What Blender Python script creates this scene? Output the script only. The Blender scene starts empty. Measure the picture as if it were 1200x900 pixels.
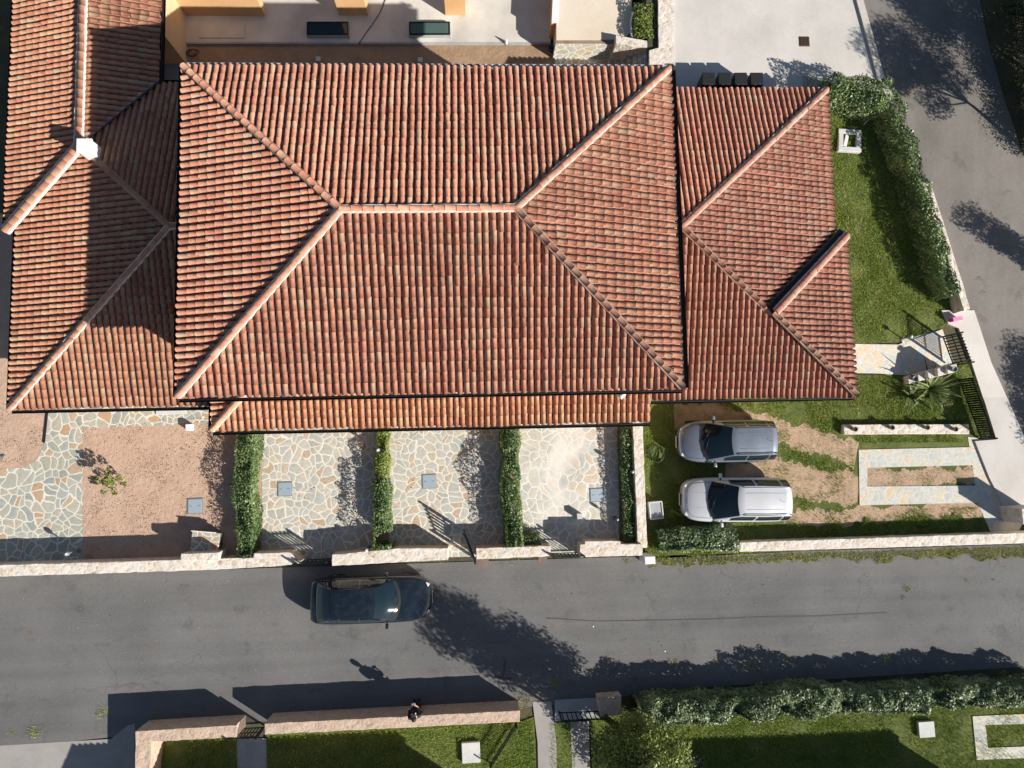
import bpy, bmesh, math, random
import numpy as np
from mathutils import Vector, Matrix
R = random.Random(7)
NR = np.random.default_rng(11)
sc = bpy.context.scene
COL = sc.collection
rad = math.radians

# ------------------------------------------------------------------ camera survey
FPX, CH = 832.0, 29.5
_n = Vector((-40, 70, FPX)).normalized()
_x = Vector((math.cos(rad(-1.25)), math.sin(rad(-1.25)), 0)); _x = (_x - _n * _x.dot(_n)).normalized()
_y = _x.cross(_n)
if _y.y > 0: _y = -_y

def P(u, v, z=0.0):
    """survey point of the drone photograph -> world position at height z"""
    r = Vector((u - 600, v - 450, FPX)); t = (CH - z) / r.dot(_n)
    return Vector((r.dot(_x) * t, r.dot(_y) * t, z))

RY0, RY1, RZ = 1.5, 13.7, 1.65
def g(x, y):
    """ground height: the plot climbs to the north on the east side"""
    k = min(max((x - 7.1) / 0.25, 0), 1)
    return k * RZ * min(max((y - RY0) / (RY1 - RY0), 0), 1)

def PG(u, v, off=0.0):
    z = 0.0
    for _ in range(8):
        p = P(u, v, z + off); z = g(p.x, p.y)
    return Vector((p.x, p.y, z + off))

# ------------------------------------------------------------------ node helpers
def mat(name, base=(.5, .5, .5), rough=.8, metal=0., **kw):
    m = bpy.data.materials.new(name); m.use_nodes = True
    b = m.node_tree.nodes['Principled BSDF']
    b.inputs['Base Color'].default_value = (*base, 1)
    b.inputs['Roughness'].default_value = rough
    b.inputs['Metallic'].default_value = metal
    for k, v in kw.items(): b.inputs[k.replace('_', ' ')].default_value = v
    return m

class NT:
    def __init__(s, m): s.m = m; s.t = m.node_tree; s.b = s.t.nodes['Principled BSDF']
    def n(s, ty, **kw):
        q = s.t.nodes.new(ty)
        for k, v in kw.items(): setattr(q, k, v)
        return q
    def l(s, a, b): s.t.links.new(a, b)
    def co(s):
        if not hasattr(s, '_co'): s._co = s.n('ShaderNodeTexCoord').outputs['Object']
        return s._co
    def noise(s, scale, detail=4, rough=.55, vec=None):
        q = s.n('ShaderNodeTexNoise'); q.inputs['Scale'].default_value = scale
        q.inputs['Detail'].default_value = detail; q.inputs['Roughness'].default_value = rough
        s.l(vec or s.co(), q.inputs['Vector']); return q.outputs['Fac']
    def ramp(s, fac, stops, interp='LINEAR'):
        q = s.n('ShaderNodeValToRGB'); e = q.color_ramp.elements; q.color_ramp.interpolation = interp
        while len(e) < len(stops): e.new(.5)
        for i, (p, c) in enumerate(stops):
            e[i].position = p; e[i].color = (*c, 1) if len(c) == 3 else c
        s.l(fac, q.inputs[0]); return q.outputs['Color']
    def mix(s, fac, a, b, mode='MIX'):
        q = s.n('ShaderNodeMix', data_type='RGBA', blend_type=mode)
        for i, v in ((0, fac), (6, a), (7, b)):
            if isinstance(v, (int, float)): q.inputs[i].default_value = v
            elif isinstance(v, tuple): q.inputs[i].default_value = (*v, 1)
            else: s.l(v, q.inputs[i])
        return q.outputs[2]
    def math(s, op, a, b=0.):
        q = s.n('ShaderNodeMath', operation=op)
        for i, v in enumerate((a, b)):
            if isinstance(v, (int, float)): q.inputs[i].default_value = v
            else: s.l(v, q.inputs[i])
        return q.outputs[0]
    def scale(s, sx, sy, sz):
        q = s.n('ShaderNodeMapping'); q.inputs['Scale'].default_value = (sx, sy, sz); s.l(s.co(), q.inputs[0]); return q.outputs[0]
    def attr(s, name): return s.n('ShaderNodeAttribute', attribute_name=name).outputs['Fac']
    def col(s, c): s.l(c, s.b.inputs['Base Color'])
    def bump(s, h, strength=.5, dist=.02):
        q = s.n('ShaderNodeBump'); q.inputs['Strength'].default_value = strength; q.inputs['Distance'].default_value = dist
        s.l(h, q.inputs['Height']); s.l(q.outputs[0], s.b.inputs['Normal'])

M = {}
def g3(v): return (v, v, v)

# asphalt -----------------------------------------------------------
def asphalt(name, lo, hi, streak):
    m = mat(name, rough=.9); t = NT(m)
    fine = t.noise(60, 3, .7); big = t.noise(.35, 5, .6)
    st = t.noise(1., 4, .6, t.scale(*streak))
    wr = t.noise(1., 3, .5, t.scale(*[v * .45 for v in streak])); f = t.math('ADD', t.math('MULTIPLY', big, .45), t.math('ADD', t.math('MULTIPLY', st, .3), t.math('MULTIPLY', wr, .25)))
    c = t.ramp(f, [(.38, lo), (.62, hi)]); gr_ = t.noise(9, 6, .8); c = t.mix(.4, c, t.ramp(gr_, [(.3, g3(.34)), (.7, g3(.66))]), 'OVERLAY')
    stn = t.ramp(t.noise(.9, 6, .7), [(.57, g3(0)), (.66, g3(1))]); c = t.mix(t.math('MULTIPLY', stn, .42), c, tuple(v * .62 for v in lo))
    pal = t.ramp(t.noise(2.2, 5, .75), [(.62, g3(0)), (.72, g3(1))]); c = t.mix(t.math('MULTIPLY', pal, .35), c, tuple(v * 1.18 for v in hi))
    c = t.mix(.35, c, t.ramp(fine, [(.3, g3(.25)), (.7, g3(.75))]), 'OVERLAY')
    cr = t.n('ShaderNodeTexVoronoi', feature='DISTANCE_TO_EDGE'); cr.inputs['Scale'].default_value = .33
    w = t.n('ShaderNodeMixRGB' if False else 'ShaderNodeVectorMath', operation='ADD')
    nz = t.n('ShaderNodeTexNoise'); nz.inputs['Scale'].default_value = 1.3; t.l(t.co(), nz.inputs['Vector'])
    t.l(t.co(), w.inputs[0]); t.l(nz.outputs['Color'], w.inputs[1]); t.l(w.outputs[0], cr.inputs['Vector'])
    crack = t.math('MULTIPLY', t.math('LESS_THAN', cr.outputs['Distance'], .006), t.math('GREATER_THAN', t.noise(.25, 1), .55))
    c = t.mix(t.math('MULTIPLY', crack, .3), c, (.06, .058, .055))
    rust = t.ramp(t.noise(.8, 3, .5), [(.66, g3(0)), (.74, g3(1))])
    c = t.mix(t.math('MULTIPLY', rust, .18), c, (.2, .1, .06))
    t.col(c); t.bump(fine, .35, .006); return m
M['asphalt'] = asphalt('asphalt_grey', (.108, .106, .105), (.165, .161, .157), (.06, 1.6, 1))
M['asphalt2'] = asphalt('asphalt_brown', (.14, .125, .112), (.215, .195, .178), (1.2, .1, 1))

def concrete(name, lo, hi, spots=.25, sc_=.5):
    m = mat(name, rough=.85); t = NT(m)
    c = t.ramp(t.noise(sc_, 6, .62), [(.3, lo), (.7, hi)])
    c = t.mix(.25, c, t.ramp(t.noise(25, 4, .7), [(.3, g3(.3)), (.7, g3(.7))]), 'OVERLAY')
    sp = t.ramp(t.noise(1.7, 4, .7), [(.62, g3(0)), (.8, g3(1))])
    c = t.mix(t.math('MULTIPLY', sp, spots), c, tuple(v * .55 for v in lo))
    t.col(c); t.bump(t.noise(30, 3), .2, .004); return m
M['concrete'] = concrete('pale_concrete', (.50, .465, .425), (.62, .585, .545))
M['terrace'] = concrete('terrace_screed', (.47, .44, .39), (.70, .67, .61), .5)
M['cream'] = concrete('cream_screed', (.64, .53, .41), (.76, .68, .56), .15)
M['kerb'] = concrete('kerb_concrete', (.45, .41, .36), (.6, .56, .5), .3, 1.5)
M['slab'] = concrete('cast_slab', (.5, .5, .49), (.64, .64, .63), .1, 2)
M['greyslab'] = concrete('grey_slab', (.28, .3, .31), (.4, .42, .43), .3, 2)
M['white'] = concrete('white_render', (.72, .72, .72), (.82, .82, .81), .1, 2)
M['drive'] = concrete('driveway_concrete', (.27, .25, .23), (.36, .34, .32), .25, .8)
M['alley'] = concrete('alley_concrete', (.22, .22, .23), (.3, .3, .31), .25, .8)

def crazy(name, scale, stones, grout, gw=.035, wash=0., vert=False):
    m = mat(name, rough=.75); t = NT(m)
    nz = t.n('ShaderNodeTexNoise'); nz.inputs['Scale'].default_value = 2.2; t.l(t.co(), nz.inputs['Vector'])
    sub = t.n('ShaderNodeVectorMath', operation='MULTIPLY_ADD'); t.l(nz.outputs['Color'], sub.inputs[0]); sub.inputs[1].default_value = (.20, .20, .1)
    nz2 = t.n('ShaderNodeTexNoise'); nz2.inputs['Scale'].default_value = .9; nz2.inputs['Detail'].default_value = 1; t.l(t.co(), nz2.inputs['Vector'])
    sub2 = t.n('ShaderNodeVectorMath', operation='MULTIPLY_ADD'); t.l(nz2.outputs['Color'], sub2.inputs[0]); sub2.inputs[1].default_value = (.85, .85, .1); t.l(t.co(), sub2.inputs[2]); t.l(sub2.outputs[0], sub.inputs[2])
    flat = t.n('ShaderNodeVectorMath', operation='MULTIPLY'); t.l(sub.outputs[0], flat.inputs[0]); flat.inputs[1].default_value = (1, 1, 0)
    if vert:
        sp_ = t.n('ShaderNodeSeparateXYZ'); cb = t.n('ShaderNodeCombineXYZ'); t.l(sub.outputs[0], sp_.inputs[0]); t.l(sp_.outputs[0], cb.inputs[0]); t.l(sp_.outputs[2], cb.inputs[1]); flat = cb
    v1 = t.n('ShaderNodeTexVoronoi', feature='F1', voronoi_dimensions='2D'); v2 = t.n('ShaderNodeTexVoronoi', feature='DISTANCE_TO_EDGE', voronoi_dimensions='2D')
    for v in (v1, v2): v.inputs['Scale'].default_value = scale; t.l(flat.outputs[0], v.inputs['Vector'])
    sep = t.n('ShaderNodeSeparateColor'); t.l(v1.outputs['Color'], sep.inputs[0])
    k = 1. / len(stones)
    c = t.ramp(sep.outputs[0], [(i * k, s) for i, s in enumerate(stones)], 'CONSTANT')
    c = t.mix(t.math('MULTIPLY', sep.outputs[1], .35), c, (.5, .5, .46))
    c = t.mix(.35, c, t.ramp(t.noise(9, 5, .65), [(.3, g3(.28)), (.7, g3(.72))]), 'OVERLAY')
    wob = t.math('ADD', v2.outputs['Distance'], t.math('MULTIPLY', t.math('SUBTRACT', t.noise(18, 2), .5), .03))
    gm = t.ramp(wob, [(gw, g3(1)), (gw + .035, g3(0))])
    gc = t.mix(.4, grout, t.ramp(t.noise(6, 4), [(.3, g3(.35)), (.7, g3(.65))]), 'OVERLAY')
    if wash:
        gm = t.math('MAXIMUM', gm, t.math('MULTIPLY', t.ramp(t.noise(.42, 4, .6), [(.48, g3(0)), (.66, g3(1))]), wash))
    c = t.mix(gm, c, gc)
    drt = t.ramp(t.noise(.7, 6, .7), [(.5, g3(0)), (.72, g3(1))]); c = t.mix(t.math('MULTIPLY', drt, .28), c, (.30, .27, .21))
    t.col(c); t.bump(v2.outputs['Distance'], .4, .02); return m
ST = [(.33, .34, .28), (.39, .38, .31), (.29, .31, .27), (.43, .39, .30), (.36, .37, .32), (.45, .29, .16), (.30, .32, .28), (.41, .38, .30), (.30, .32, .29), (.38, .36, .27)]
M['crazyA'] = crazy('crazy_paving_green', 2.9, ST, (.68, .65, .56), .05)
M['crazyB'] = crazy('crazy_paving_beige', 3.1, [(.46, .45, .39), (.50, .46, .37), (.42, .43, .38), (.5, .41, .30), (.47, .45, .39), (.45, .45, .40), (.52, .48, .39), (.46, .33, .21), (.39, .39, .34)], (.74, .69, .60), .05)
M['crazyC'] = crazy('crazy_paving_pale', 2.6, [(.5, .48, .42), (.56, .52, .44), (.45, .45, .41), (.6, .5, .38), (.48, .47, .42), (.5, .5, .46)], (.76, .72, .65), .045, .85)
M['crazyV'] = crazy('crazy_stone_cladding', 2.6, [(.5, .48, .4), (.42, .42, .37), (.58, .44, .28), (.47, .46, .4)], (.76, .72, .64), .05, 0., True)
M['crazyD'] = crazy('crazy_paving_light', 3.0, [(.55, .53, .46), (.6, .54, .42), (.5, .51, .48), (.64, .5, .34), (.56, .54, .49), (.52, .53, .50)], (.66, .61, .53), .018)

def rubble(name, cols, gap, scale=5.5):
    m = mat(name, rough=.9); t = NT(m)
    v1 = t.n('ShaderNodeTexVoronoi', feature='F1'); v2 = t.n('ShaderNodeTexVoronoi', feature='DISTANCE_TO_EDGE')
    for v in (v1, v2): v.inputs['Scale'].default_value = scale; t.l(t.co(), v.inputs['Vector'])
    sep = t.n('ShaderNodeSeparateColor'); t.l(v1.outputs['Color'], sep.inputs[0])
    k = 1. / len(cols)
    c = t.ramp(sep.outputs[0], [(i * k, s) for i, s in enumerate(cols)], 'CONSTANT')
    c = t.mix(t.ramp(v2.outputs['Distance'], [(.02, g3(.8)), (.12, g3(0))]), c, gap)
    c = t.mix(.45, c, t.ramp(t.noise(14, 5, .7), [(.28, g3(.25)), (.72, g3(.75))]), 'OVERLAY')
    di = t.ramp(t.noise(2.6, 4, .7), [(.63, g3(0)), (.72, g3(1))])
    c = t.mix(t.math('MULTIPLY', di, .55), c, (.16, .12, .09))
    t.col(c); t.bump(t.math('ADD', v2.outputs['Distance'], t.math('MULTIPLY', t.noise(20, 4), .4)), .7, .03); return m
M['rubble'] = rubble('cream_granite_rubble', [(.66, .59, .51), (.61, .54, .46), (.69, .63, .56), (.56, .45, .35), (.64, .59, .53), (.67, .61, .52), (.62, .5, .38)], (.70, .65, .58))
M['rubble_pink'] = rubble('pink_granite_rubble', [(.50, .36, .27), (.55, .42, .32), (.46, .34, .26), (.53, .37, .27)], (.56, .44, .35))

def earth(name, a, b, c_, s1=1.2, bumpy=.6):
    m = mat(name, rough=.95); t = NT(m)
    c = t.ramp(t.noise(s1, 6, .65), [(.3, a), (.7, b)])
    c = t.mix(.5, c, t.ramp(t.noise(26, 4, .75), [(.25, g3(.2)), (.75, g3(.8))]), 'OVERLAY')
    sp = t.ramp(t.noise(4.5, 3, .6), [(.66, g3(0)), (.75, g3(1))])
    c = t.mix(t.math('MULTIPLY', sp, .5), c, c_)
    t.col(c); t.bump(t.math('ADD', t.noise(5, 5, .65), t.math('MULTIPLY', t.noise(30, 3), .35)), bumpy, .06); return m
M['gravel'] = earth('pink_granite_grit', (.45, .30, .215), (.57, .40, .295), (.32, .20, .14))
M['dirt'] = earth('bare_dirt', (.38, .26, .165), (.485, .345, .235), (.2, .17, .08), 2)
M['soil'] = earth('brown_soil', (.28, .18, .11), (.40, .27, .17), (.16, .12, .06), 1.5)
M['turf'] = earth('turf_soil', (.055, .088, .014), (.15, .165, .04), (.31, .22, .13), 1.1)
M['scrub'] = earth('scrub_soil', (.05, .052, .025), (.11, .095, .05), (.04, .05, .02), 1.0)

# roof tiles ----------------------------------------------------------
def tile_mat(name, stops, lich):
    m = mat(name, rough=.85); t = NT(m)
    c = t.ramp(t.attr('tint'), stops)
    n1 = t.noise(7, 5, .7)
    c = t.mix(t.ramp(n1, [(.47, g3(0)), (.64, g3(.8))]), c, lich)
    big = t.noise(.55, 5, .65); c = t.mix(.5, c, t.ramp(big, [(.3, g3(.36)), (.7, g3(.62))]), 'OVERLAY')
    c = t.mix(t.ramp(t.noise(1.1, 6, .7), [(.60, g3(0)), (.78, g3(.35))]), c, (.20, .15, .11))
    c = t.mix(t.ramp(t.noise(13, 4, .6), [(.60, g3(0)), (.72, g3(.6))]), c, (.11, .075, .06))
    c = t.mix(.3, c, t.ramp(t.noise(45, 3, .7), [(.3, g3(.3)), (.7, g3(.7))]), 'OVERLAY')
    t.col(c); t.bump(t.noise(40, 3), .25, .006); return m
TS = [(0, (.33, .115, .07)), (.25, (.41, .15, .094)), (.5, (.445, .18, .115)), (.72, (.455, .222, .14)), (.9, (.44, .27, .175)), (1, (.36, .225, .15))]
M['tile'] = tile_mat('barrel_tiles_main', TS, (.41, .295, .195))
M['tile_w'] = tile_mat('barrel_tiles_west', [(p, (c[0] * .98, c[1] * 1.03, c[2] * 1.0)) for p, c in TS], (.40, .285, .17))
M['tile_e'] = tile_mat('barrel_tiles_east', [(p, (c[0] * .97, c[1] * .97, c[2] * 1.02)) for p, c in TS], (.36, .24, .17))
M['tile_p'] = tile_mat('barrel_tiles_porch', [(0, (.40, .15, .085)), (.4, (.50, .21, .12)), (.7, (.54, .28, .16)), (1, (.46, .27, .16))], (.48, .36, .24))
M['mortar'] = concrete('lime_mortar', (.62, .56, .50), (.74, .69, .64), .1, 4)
M['mortar_shade'] = concrete('shaded_mortar', (.24, .17, .13), (.32, .24, .19), .3, 4)  # darker mortar copy, shade put into the colour for hips lying along the sun
M['deck'] = mat('roof_deck_board', (.10, .06, .045), .9)
M['gutter'] = mat('dark_gutter_metal', (.018, .018, .02), .45, .6)
M['plaster'] = concrete('ochre_plaster', (.60, .36, .17), (.68, .43, .22), .12, .8)
M['plaster2'] = concrete('peach_plaster', (.62, .42, .25), (.7, .5, .31), .12, .8)
M['blackmetal'] = mat('black_painted_iron', (.015, .015, .017), .45, .5)
M['rustmetal'] = mat('rusty_iron', (.09, .05, .035), .8, .2)
M['galv'] = mat('pale_blue_steel_cover', (.42, .50, .56), .45, .3)
M['grate'] = mat('brown_iron_grate', (.10, .065, .045), .8, .3)
M['glassdark'] = mat('dark_glass', (.008, .020, .028), .05, 0., Specular_IOR_Level=.6)
M['glassgreen'] = mat('green_tinted_glass', (.07, .12, .105), .12, 0.)
M['chrome'] = mat('bright_metal', (.7, .7, .72), .18, 1.)
M['tyre'] = mat('tyre_rubber', (.014, .014, .014), .85)
M['blackplastic'] = mat('black_plastic', (.017, .017, .018), .5)
M['greyplastic'] = mat('grey_plastic', (.20, .21, .22), .5)
M['lampglass'] = mat('clear_lamp_glass', (.7, .72, .74), .1)
M['redglass'] = mat('red_lamp_glass', (.45, .02, .02), .15)
M['plate'] = mat('white_number_plate', (.75, .75, .72), .4)
M['blue'] = mat('blue_plastic', (.03, .12, .24), .4)
M['pink'] = mat('magenta_plastic', (.62, .06, .28), .45)
M['skin'] = mat('skin', (.5, .3, .21), .5)
M['hair'] = mat('dark_hair', (.018, .014, .012), .6)
M['cloth_black'] = mat('black_cloth', (.014, .016, .02), .8)
M['cloth_navy'] = mat('dark_navy_cloth', (.02, .024, .034), .85)
M['cloth_white'] = mat('white_cloth', (.75, .75, .75), .8)
def carpaint(name, c, metal, rough):
    m = mat(name, c, rough, metal, Coat_Weight=.8, Coat_Roughness=.04); t = NT(m)
    dust = t.ramp(t.noise(3.5, 6, .7), [(.42, g3(0)), (.75, g3(1))])
    t.col(t.mix(t.math('MULTIPLY', dust, .05), c, (.32, .29, .25)))
    t.l(t.ramp(dust, [(0, g3(rough)), (1, g3(min(1, rough + .08)))]), t.b.inputs['Roughness']); return m
M['paint_black'] = carpaint('dark_navy_car_paint', (.006, .012, .020), .0, .1)
M['paint_silver'] = carpaint('silver_blue_car_paint', (.25, .285, .34), .5, .34)
M['paint_white'] = carpaint('pale_silver_car_paint', (.60, .61, .63), .2, .38)

def foliage(name, dark, mid, light, rough=.5):
    m = mat(name, rough=rough, Specular_IOR_Level=.45); t = NT(m)
    t.col(t.ramp(t.attr('tint'), [(0, dark), (.5, mid), (1, light)]))
    t.b.inputs['Subsurface Weight'].default_value = 0
    tr = t.n('ShaderNodeBsdfTranslucent'); mx = t.n('ShaderNodeMixShader'); mx.inputs[0].default_value = .12
    t.l(t.b.inputs['Base Color'].links[0].from_socket, tr.inputs['Color'])
    out = t.t.nodes['Material Output']; t.l(t.b.outputs[0], mx.inputs[1]); t.l(tr.outputs[0], mx.inputs[2]); t.l(mx.outputs[0], out.inputs[0]); return m
M['laurel'] = foliage('glossy_hedge_leaves', (.038, .075, .02), (.13, .20, .06), (.33, .39, .17), .42)
M['pitt'] = foliage('pale_hedge_leaves', (.05, .085, .033), (.16, .225, .095), (.38, .43, .25), .45)
M['bushy'] = foliage('yellow_green_leaves', (.075, .11, .018), (.17, .225, .04), (.33, .37, .09))
M['fig'] = foliage('young_yellow_leaves', (.10, .12, .02), (.18, .21, .04), (.30, .31, .09))
M['pine'] = foliage('dark_pine_needles', (.012, .028, .010), (.03, .055, .02), (.06, .085, .03))
M['oliv'] = foliage('grey_green_leaves', (.05, .06, .04), (.09, .10, .065), (.16, .17, .12))
M['blade'] = foliage('grass_blades', (.08, .145, .011), (.205, .30, .028), (.46, .46, .12), .6)
M['weed'] = foliage('dry_weed_blades', (.16, .19, .035), (.34, .36, .075), (.58, .52, .2), .8)
M['strap'] = foliage('strap_leaves', (.035, .065, .015), (.09, .14, .03), (.22, .25, .09), .45)
M['bark'] = concrete('bark', (.07, .052, .04), (.15, .115, .09), .3, 4)
M['wood'] = concrete('weathered_board', (.3, .27, .24), (.42, .39, .35), .3, 3)
M['brownwall'] = concrete('brown_riser', (.20, .15, .11), (.28, .22, .17), .3, 3)

# ------------------------------------------------------------------ object helpers
def link(o, parent=None):
    COL.objects.link(o)
    if parent is not None: o.parent = parent
    return o
def tag(o, label=None, cat=None, group=None, kind=None):
    if label: o['label'] = label
    if cat: o['category'] = cat
    if group: o['group'] = group
    if kind: o['kind'] = kind
    return o
def thing(name, label, cat, loc=(0, 0, 0), rz=0., group=None):
    o = bpy.data.objects.new(name, None); o.location = loc; o.rotation_euler = (0, 0, rz); o.empty_display_size = .2
    link(o); return tag(o, label, cat, group)
def dup(o, loc=None, rz=None, label=None, parent=None):
    c = o.copy(); COL.objects.link(c)
    if parent is not None: c.parent = parent
    if loc is not None: c.location = loc
    if rz is not None: c.rotation_euler = (0, 0, rz)
    if label: c['label'] = label
    for ch in o.children: dup(ch, parent=c)
    return c

class MB:
    def __init__(s): s.v = []; s.f = []; s.sm = []
    def add(s, vs, fs, smooth=False):
        k = len(s.v); s.v += [tuple(v) for v in vs]; s.f += [tuple(i + k for i in f) for f in fs]; s.sm += [smooth] * len(fs); return s
    def box(s, c, d, rz=0., tilt=None, taper=1.):
        m = Matrix.Rotation(rz, 3, 'Z')
        if tilt is not None: m = tilt
        vs = []
        for z in (-.5, .5):
            k = taper if z > 0 else 1.
            for x, y in ((-.5, -.5), (.5, -.5), (.5, .5), (-.5, .5)):
                vs.append(Vector(c) + m @ Vector((x * d[0] * k, y * d[1] * k, z * d[2])))
        return s.add(vs, [(3, 2, 1, 0), (4, 5, 6, 7), (0, 1, 5, 4), (1, 2, 6, 5), (2, 3, 7, 6), (3, 0, 4, 7)])
    def prism(s, pts, z0, z1):
        n = len(pts); vs = [(p[0], p[1], z0) for p in pts] + [(p[0], p[1], z1) for p in pts]
        a = sum(pts[i][0] * pts[(i + 1) % n][1] - pts[(i + 1) % n][0] * pts[i][1] for i in range(n))
        if a < 0:
            vs = vs[:n][::-1] + vs[n:][::-1]
        fs = [tuple(range(n))[::-1], tuple(range(n, 2 * n))] + [(i, (i + 1) % n, n + (i + 1) % n, n + i) for i in range(n)]
        return s.add(vs, fs)
    def tube(s, pts, r, seg=8, r1=None):
        pts = [Vector(p) for p in pts]; n = len(pts); vs = []; fs = []
        for i, p in enumerate(pts):
            d = (pts[min(i + 1, n - 1)] - pts[max(i - 1, 0)]).normalized()
            a = d.cross(Vector((0, 0, 1)) if abs(d.z) < .9 else Vector((1, 0, 0))).normalized(); b = d.cross(a)
            q = r if r1 is None else r + (r1 - r) * i / max(1, n - 1)
            for k in range(seg):
                t = 2 * math.pi * k / seg; vs.append(p + (a * math.cos(t) + b * math.sin(t)) * q)
        for i in range(n - 1):
            for k in range(seg):
                fs.append((i * seg + k, i * seg + (k + 1) % seg, (i + 1) * seg + (k + 1) % seg, (i + 1) * seg + k))
        fs += [tuple(range(seg))[::-1], tuple(range((n - 1) * seg, n * seg))]
        return s.add(vs, fs, True)
    def lathe(s, c, prof, seg=20, axis='Z', ang0=0.):
        vs = []; fs = []; n = len(prof)
        for r, h in prof:
            for k in range(seg):
                t = 2 * math.pi * k / seg + ang0; p = (r * math.cos(t), r * math.sin(t), h)
                if axis == 'Y': p = (p[0], p[2], p[1])
                vs.append((c[0] + p[0], c[1] + p[1], c[2] + p[2]))
        for i in range(n - 1):
            for k in range(seg):
                fs.append((i * seg + k, i * seg + (k + 1) % seg, (i + 1) * seg + (k + 1) % seg, (i + 1) * seg + k))
        fs += [tuple(range(seg))[::-1], tuple(range((n - 1) * seg, n * seg))]
        return s.add(vs, fs, True)
    def build(s, name, m, parent=None, bevel=0., sub=0, sharp=False):
        me = bpy.data.meshes.new(name); me.from_pydata(s.v, [], s.f); me.materials.append(m)
        me.polygons.foreach_set('use_smooth', s.sm); me.update()
        o = link(bpy.data.objects.new(name, me), parent)
        bm = bmesh.new(); bm.from_mesh(me); bmesh.ops.recalc_face_normals(bm, faces=bm.faces); bm.to_mesh(me); bm.free()
        if bevel:
            b = o.modifiers.new('bevel', 'BEVEL'); b.width = bevel; b.segments = 2; b.limit_method = 'ANGLE'
        if sub:
            q = o.modifiers.new('sub', 'SUBSURF'); q.levels = q.render_levels = sub
        return o

def sheet(name, pts, m, off, kind='structure', label=None):
    """flat sheet draped on the ground; pts are world xy"""
    bm = bmesh.new(); vs = [bm.verts.new((p[0], p[1], 0)) for p in pts]; bm.faces.new(vs)
    bmesh.ops.triangulate(bm, faces=bm.faces[:])
    for co, no in (((0, RY0, 0), (0, 1, 0)), ((0, RY1, 0), (0, 1, 0)), ((7.1, 0, 0), (1, 0, 0)), ((7.35, 0, 0), (1, 0, 0))):
        bmesh.ops.bisect_plane(bm, geom=bm.verts[:] + bm.edges[:] + bm.faces[:], plane_co=co, plane_no=no, dist=1e-5)
    for v in bm.verts: v.co.z = g(v.co.x, v.co.y) + off
    for f in bm.faces:
        if f.normal.z < 0: f.normal_flip()
    bm.normal_update()
    for f in bm.faces:
        if f.normal.z < 0: f.normal_flip()
    me = bpy.data.meshes.new(name); bm.to_mesh(me); bm.free(); me.materials.append(m)
    o = link(bpy.data.objects.new(name, me)); tag(o, label, kind=kind); return o
def px(*uv, z=None):
    return [(PG(u, v) if z is None else P(u, v, z)).xy for u, v in uv]
def raised(name, pts, h, m, label=None, cat=None, kind=None):
    """thin slab following the ground, its top h above it"""
    o = sheet(name, pts, m, h, kind); me = o.data
    bm = bmesh.new(); bm.from_mesh(me)
    r = bmesh.ops.extrude_face_region(bm, geom=bm.faces[:])
    for e in r['geom']:
        if isinstance(e, bmesh.types.BMVert): e.co.z -= h + .06
    bmesh.ops.recalc_face_normals(bm, faces=bm.faces); bm.to_mesh(me); bm.free()
    if label: tag(o, label, cat)
    return o

def vnoise(x, y, s, seed=0):
    x = np.asarray(x) * s; y = np.asarray(y) * s
    xi = np.floor(x).astype(int); yi = np.floor(y).astype(int); xf = x - xi; yf = y - yi
    def h(a, b): return (np.sin(a * 127.1 + b * 311.7 + seed * 74.7) * 43758.5453) % 1.0
    u = xf * xf * (3 - 2 * xf); v = yf * yf * (3 - 2 * yf)
    return (h(xi, yi) * (1 - u) + h(xi + 1, yi) * u) * (1 - v) + (h(xi, yi + 1) * (1 - u) + h(xi + 1, yi + 1) * u) * v
def inpoly(x, y, poly):
    r = np.zeros(len(x), bool); n = len(poly)
    for i in range(n):
        x0, y0 = poly[i]; x1, y1 = poly[(i + 1) % n]
        c = ((y0 > y) != (y1 > y)) & (x < (x1 - x0) * (y - y0) / (y1 - y0 + 1e-12) + x0); r ^= c
    return r
def soup(name, V, F, tint, m, parent=None):
    """numpy mesh of loose leaves or blades; F has a fixed number of corners"""
    me = bpy.data.meshes.new(name); k = F.shape[1]
    me.vertices.add(len(V)); me.vertices.foreach_set('co', V.astype(np.float32).ravel())
    me.loops.add(F.size); me.loops.foreach_set('vertex_index', F.astype(np.int32).ravel())
    me.polygons.add(len(F)); me.polygons.foreach_set('loop_start', np.arange(0, F.size, k, dtype=np.int32))
    me.update(calc_edges=True); me.validate()
    a = me.attributes.new('tint', 'FLOAT', 'FACE'); a.data.foreach_set('value', tint.astype(np.float32))
    me.materials.append(m); return link(bpy.data.objects.new(name, me), parent)
def leaves(P0, N0, size, asp=.5, droop=.6, seed=None):
    """a folded leaf at each point: six corners in two quads"""
    n = len(P0)
    N = N0 + NR.normal(0, droop, (n, 3)); N /= np.linalg.norm(N, axis=1)[:, None] + 1e-9
    T = np.cross(N, NR.normal(0, 1, (n, 3))); T /= np.linalg.norm(T, axis=1)[:, None] + 1e-9
    B = np.cross(N, T); L = (size * NR.uniform(.65, 1.35, n))[:, None]; W = L * asp * .5
    f = N * L * .10
    a = P0 - T * L * .5; b = P0 + T * L * .5
    V = np.stack([a, P0 + B * W + f - T * L * .08, b, P0 - B * W + f - T * L * .08], 1)
    return V.reshape(-1, 3), np.arange(4 * n).reshape(-1, 4)

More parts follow.
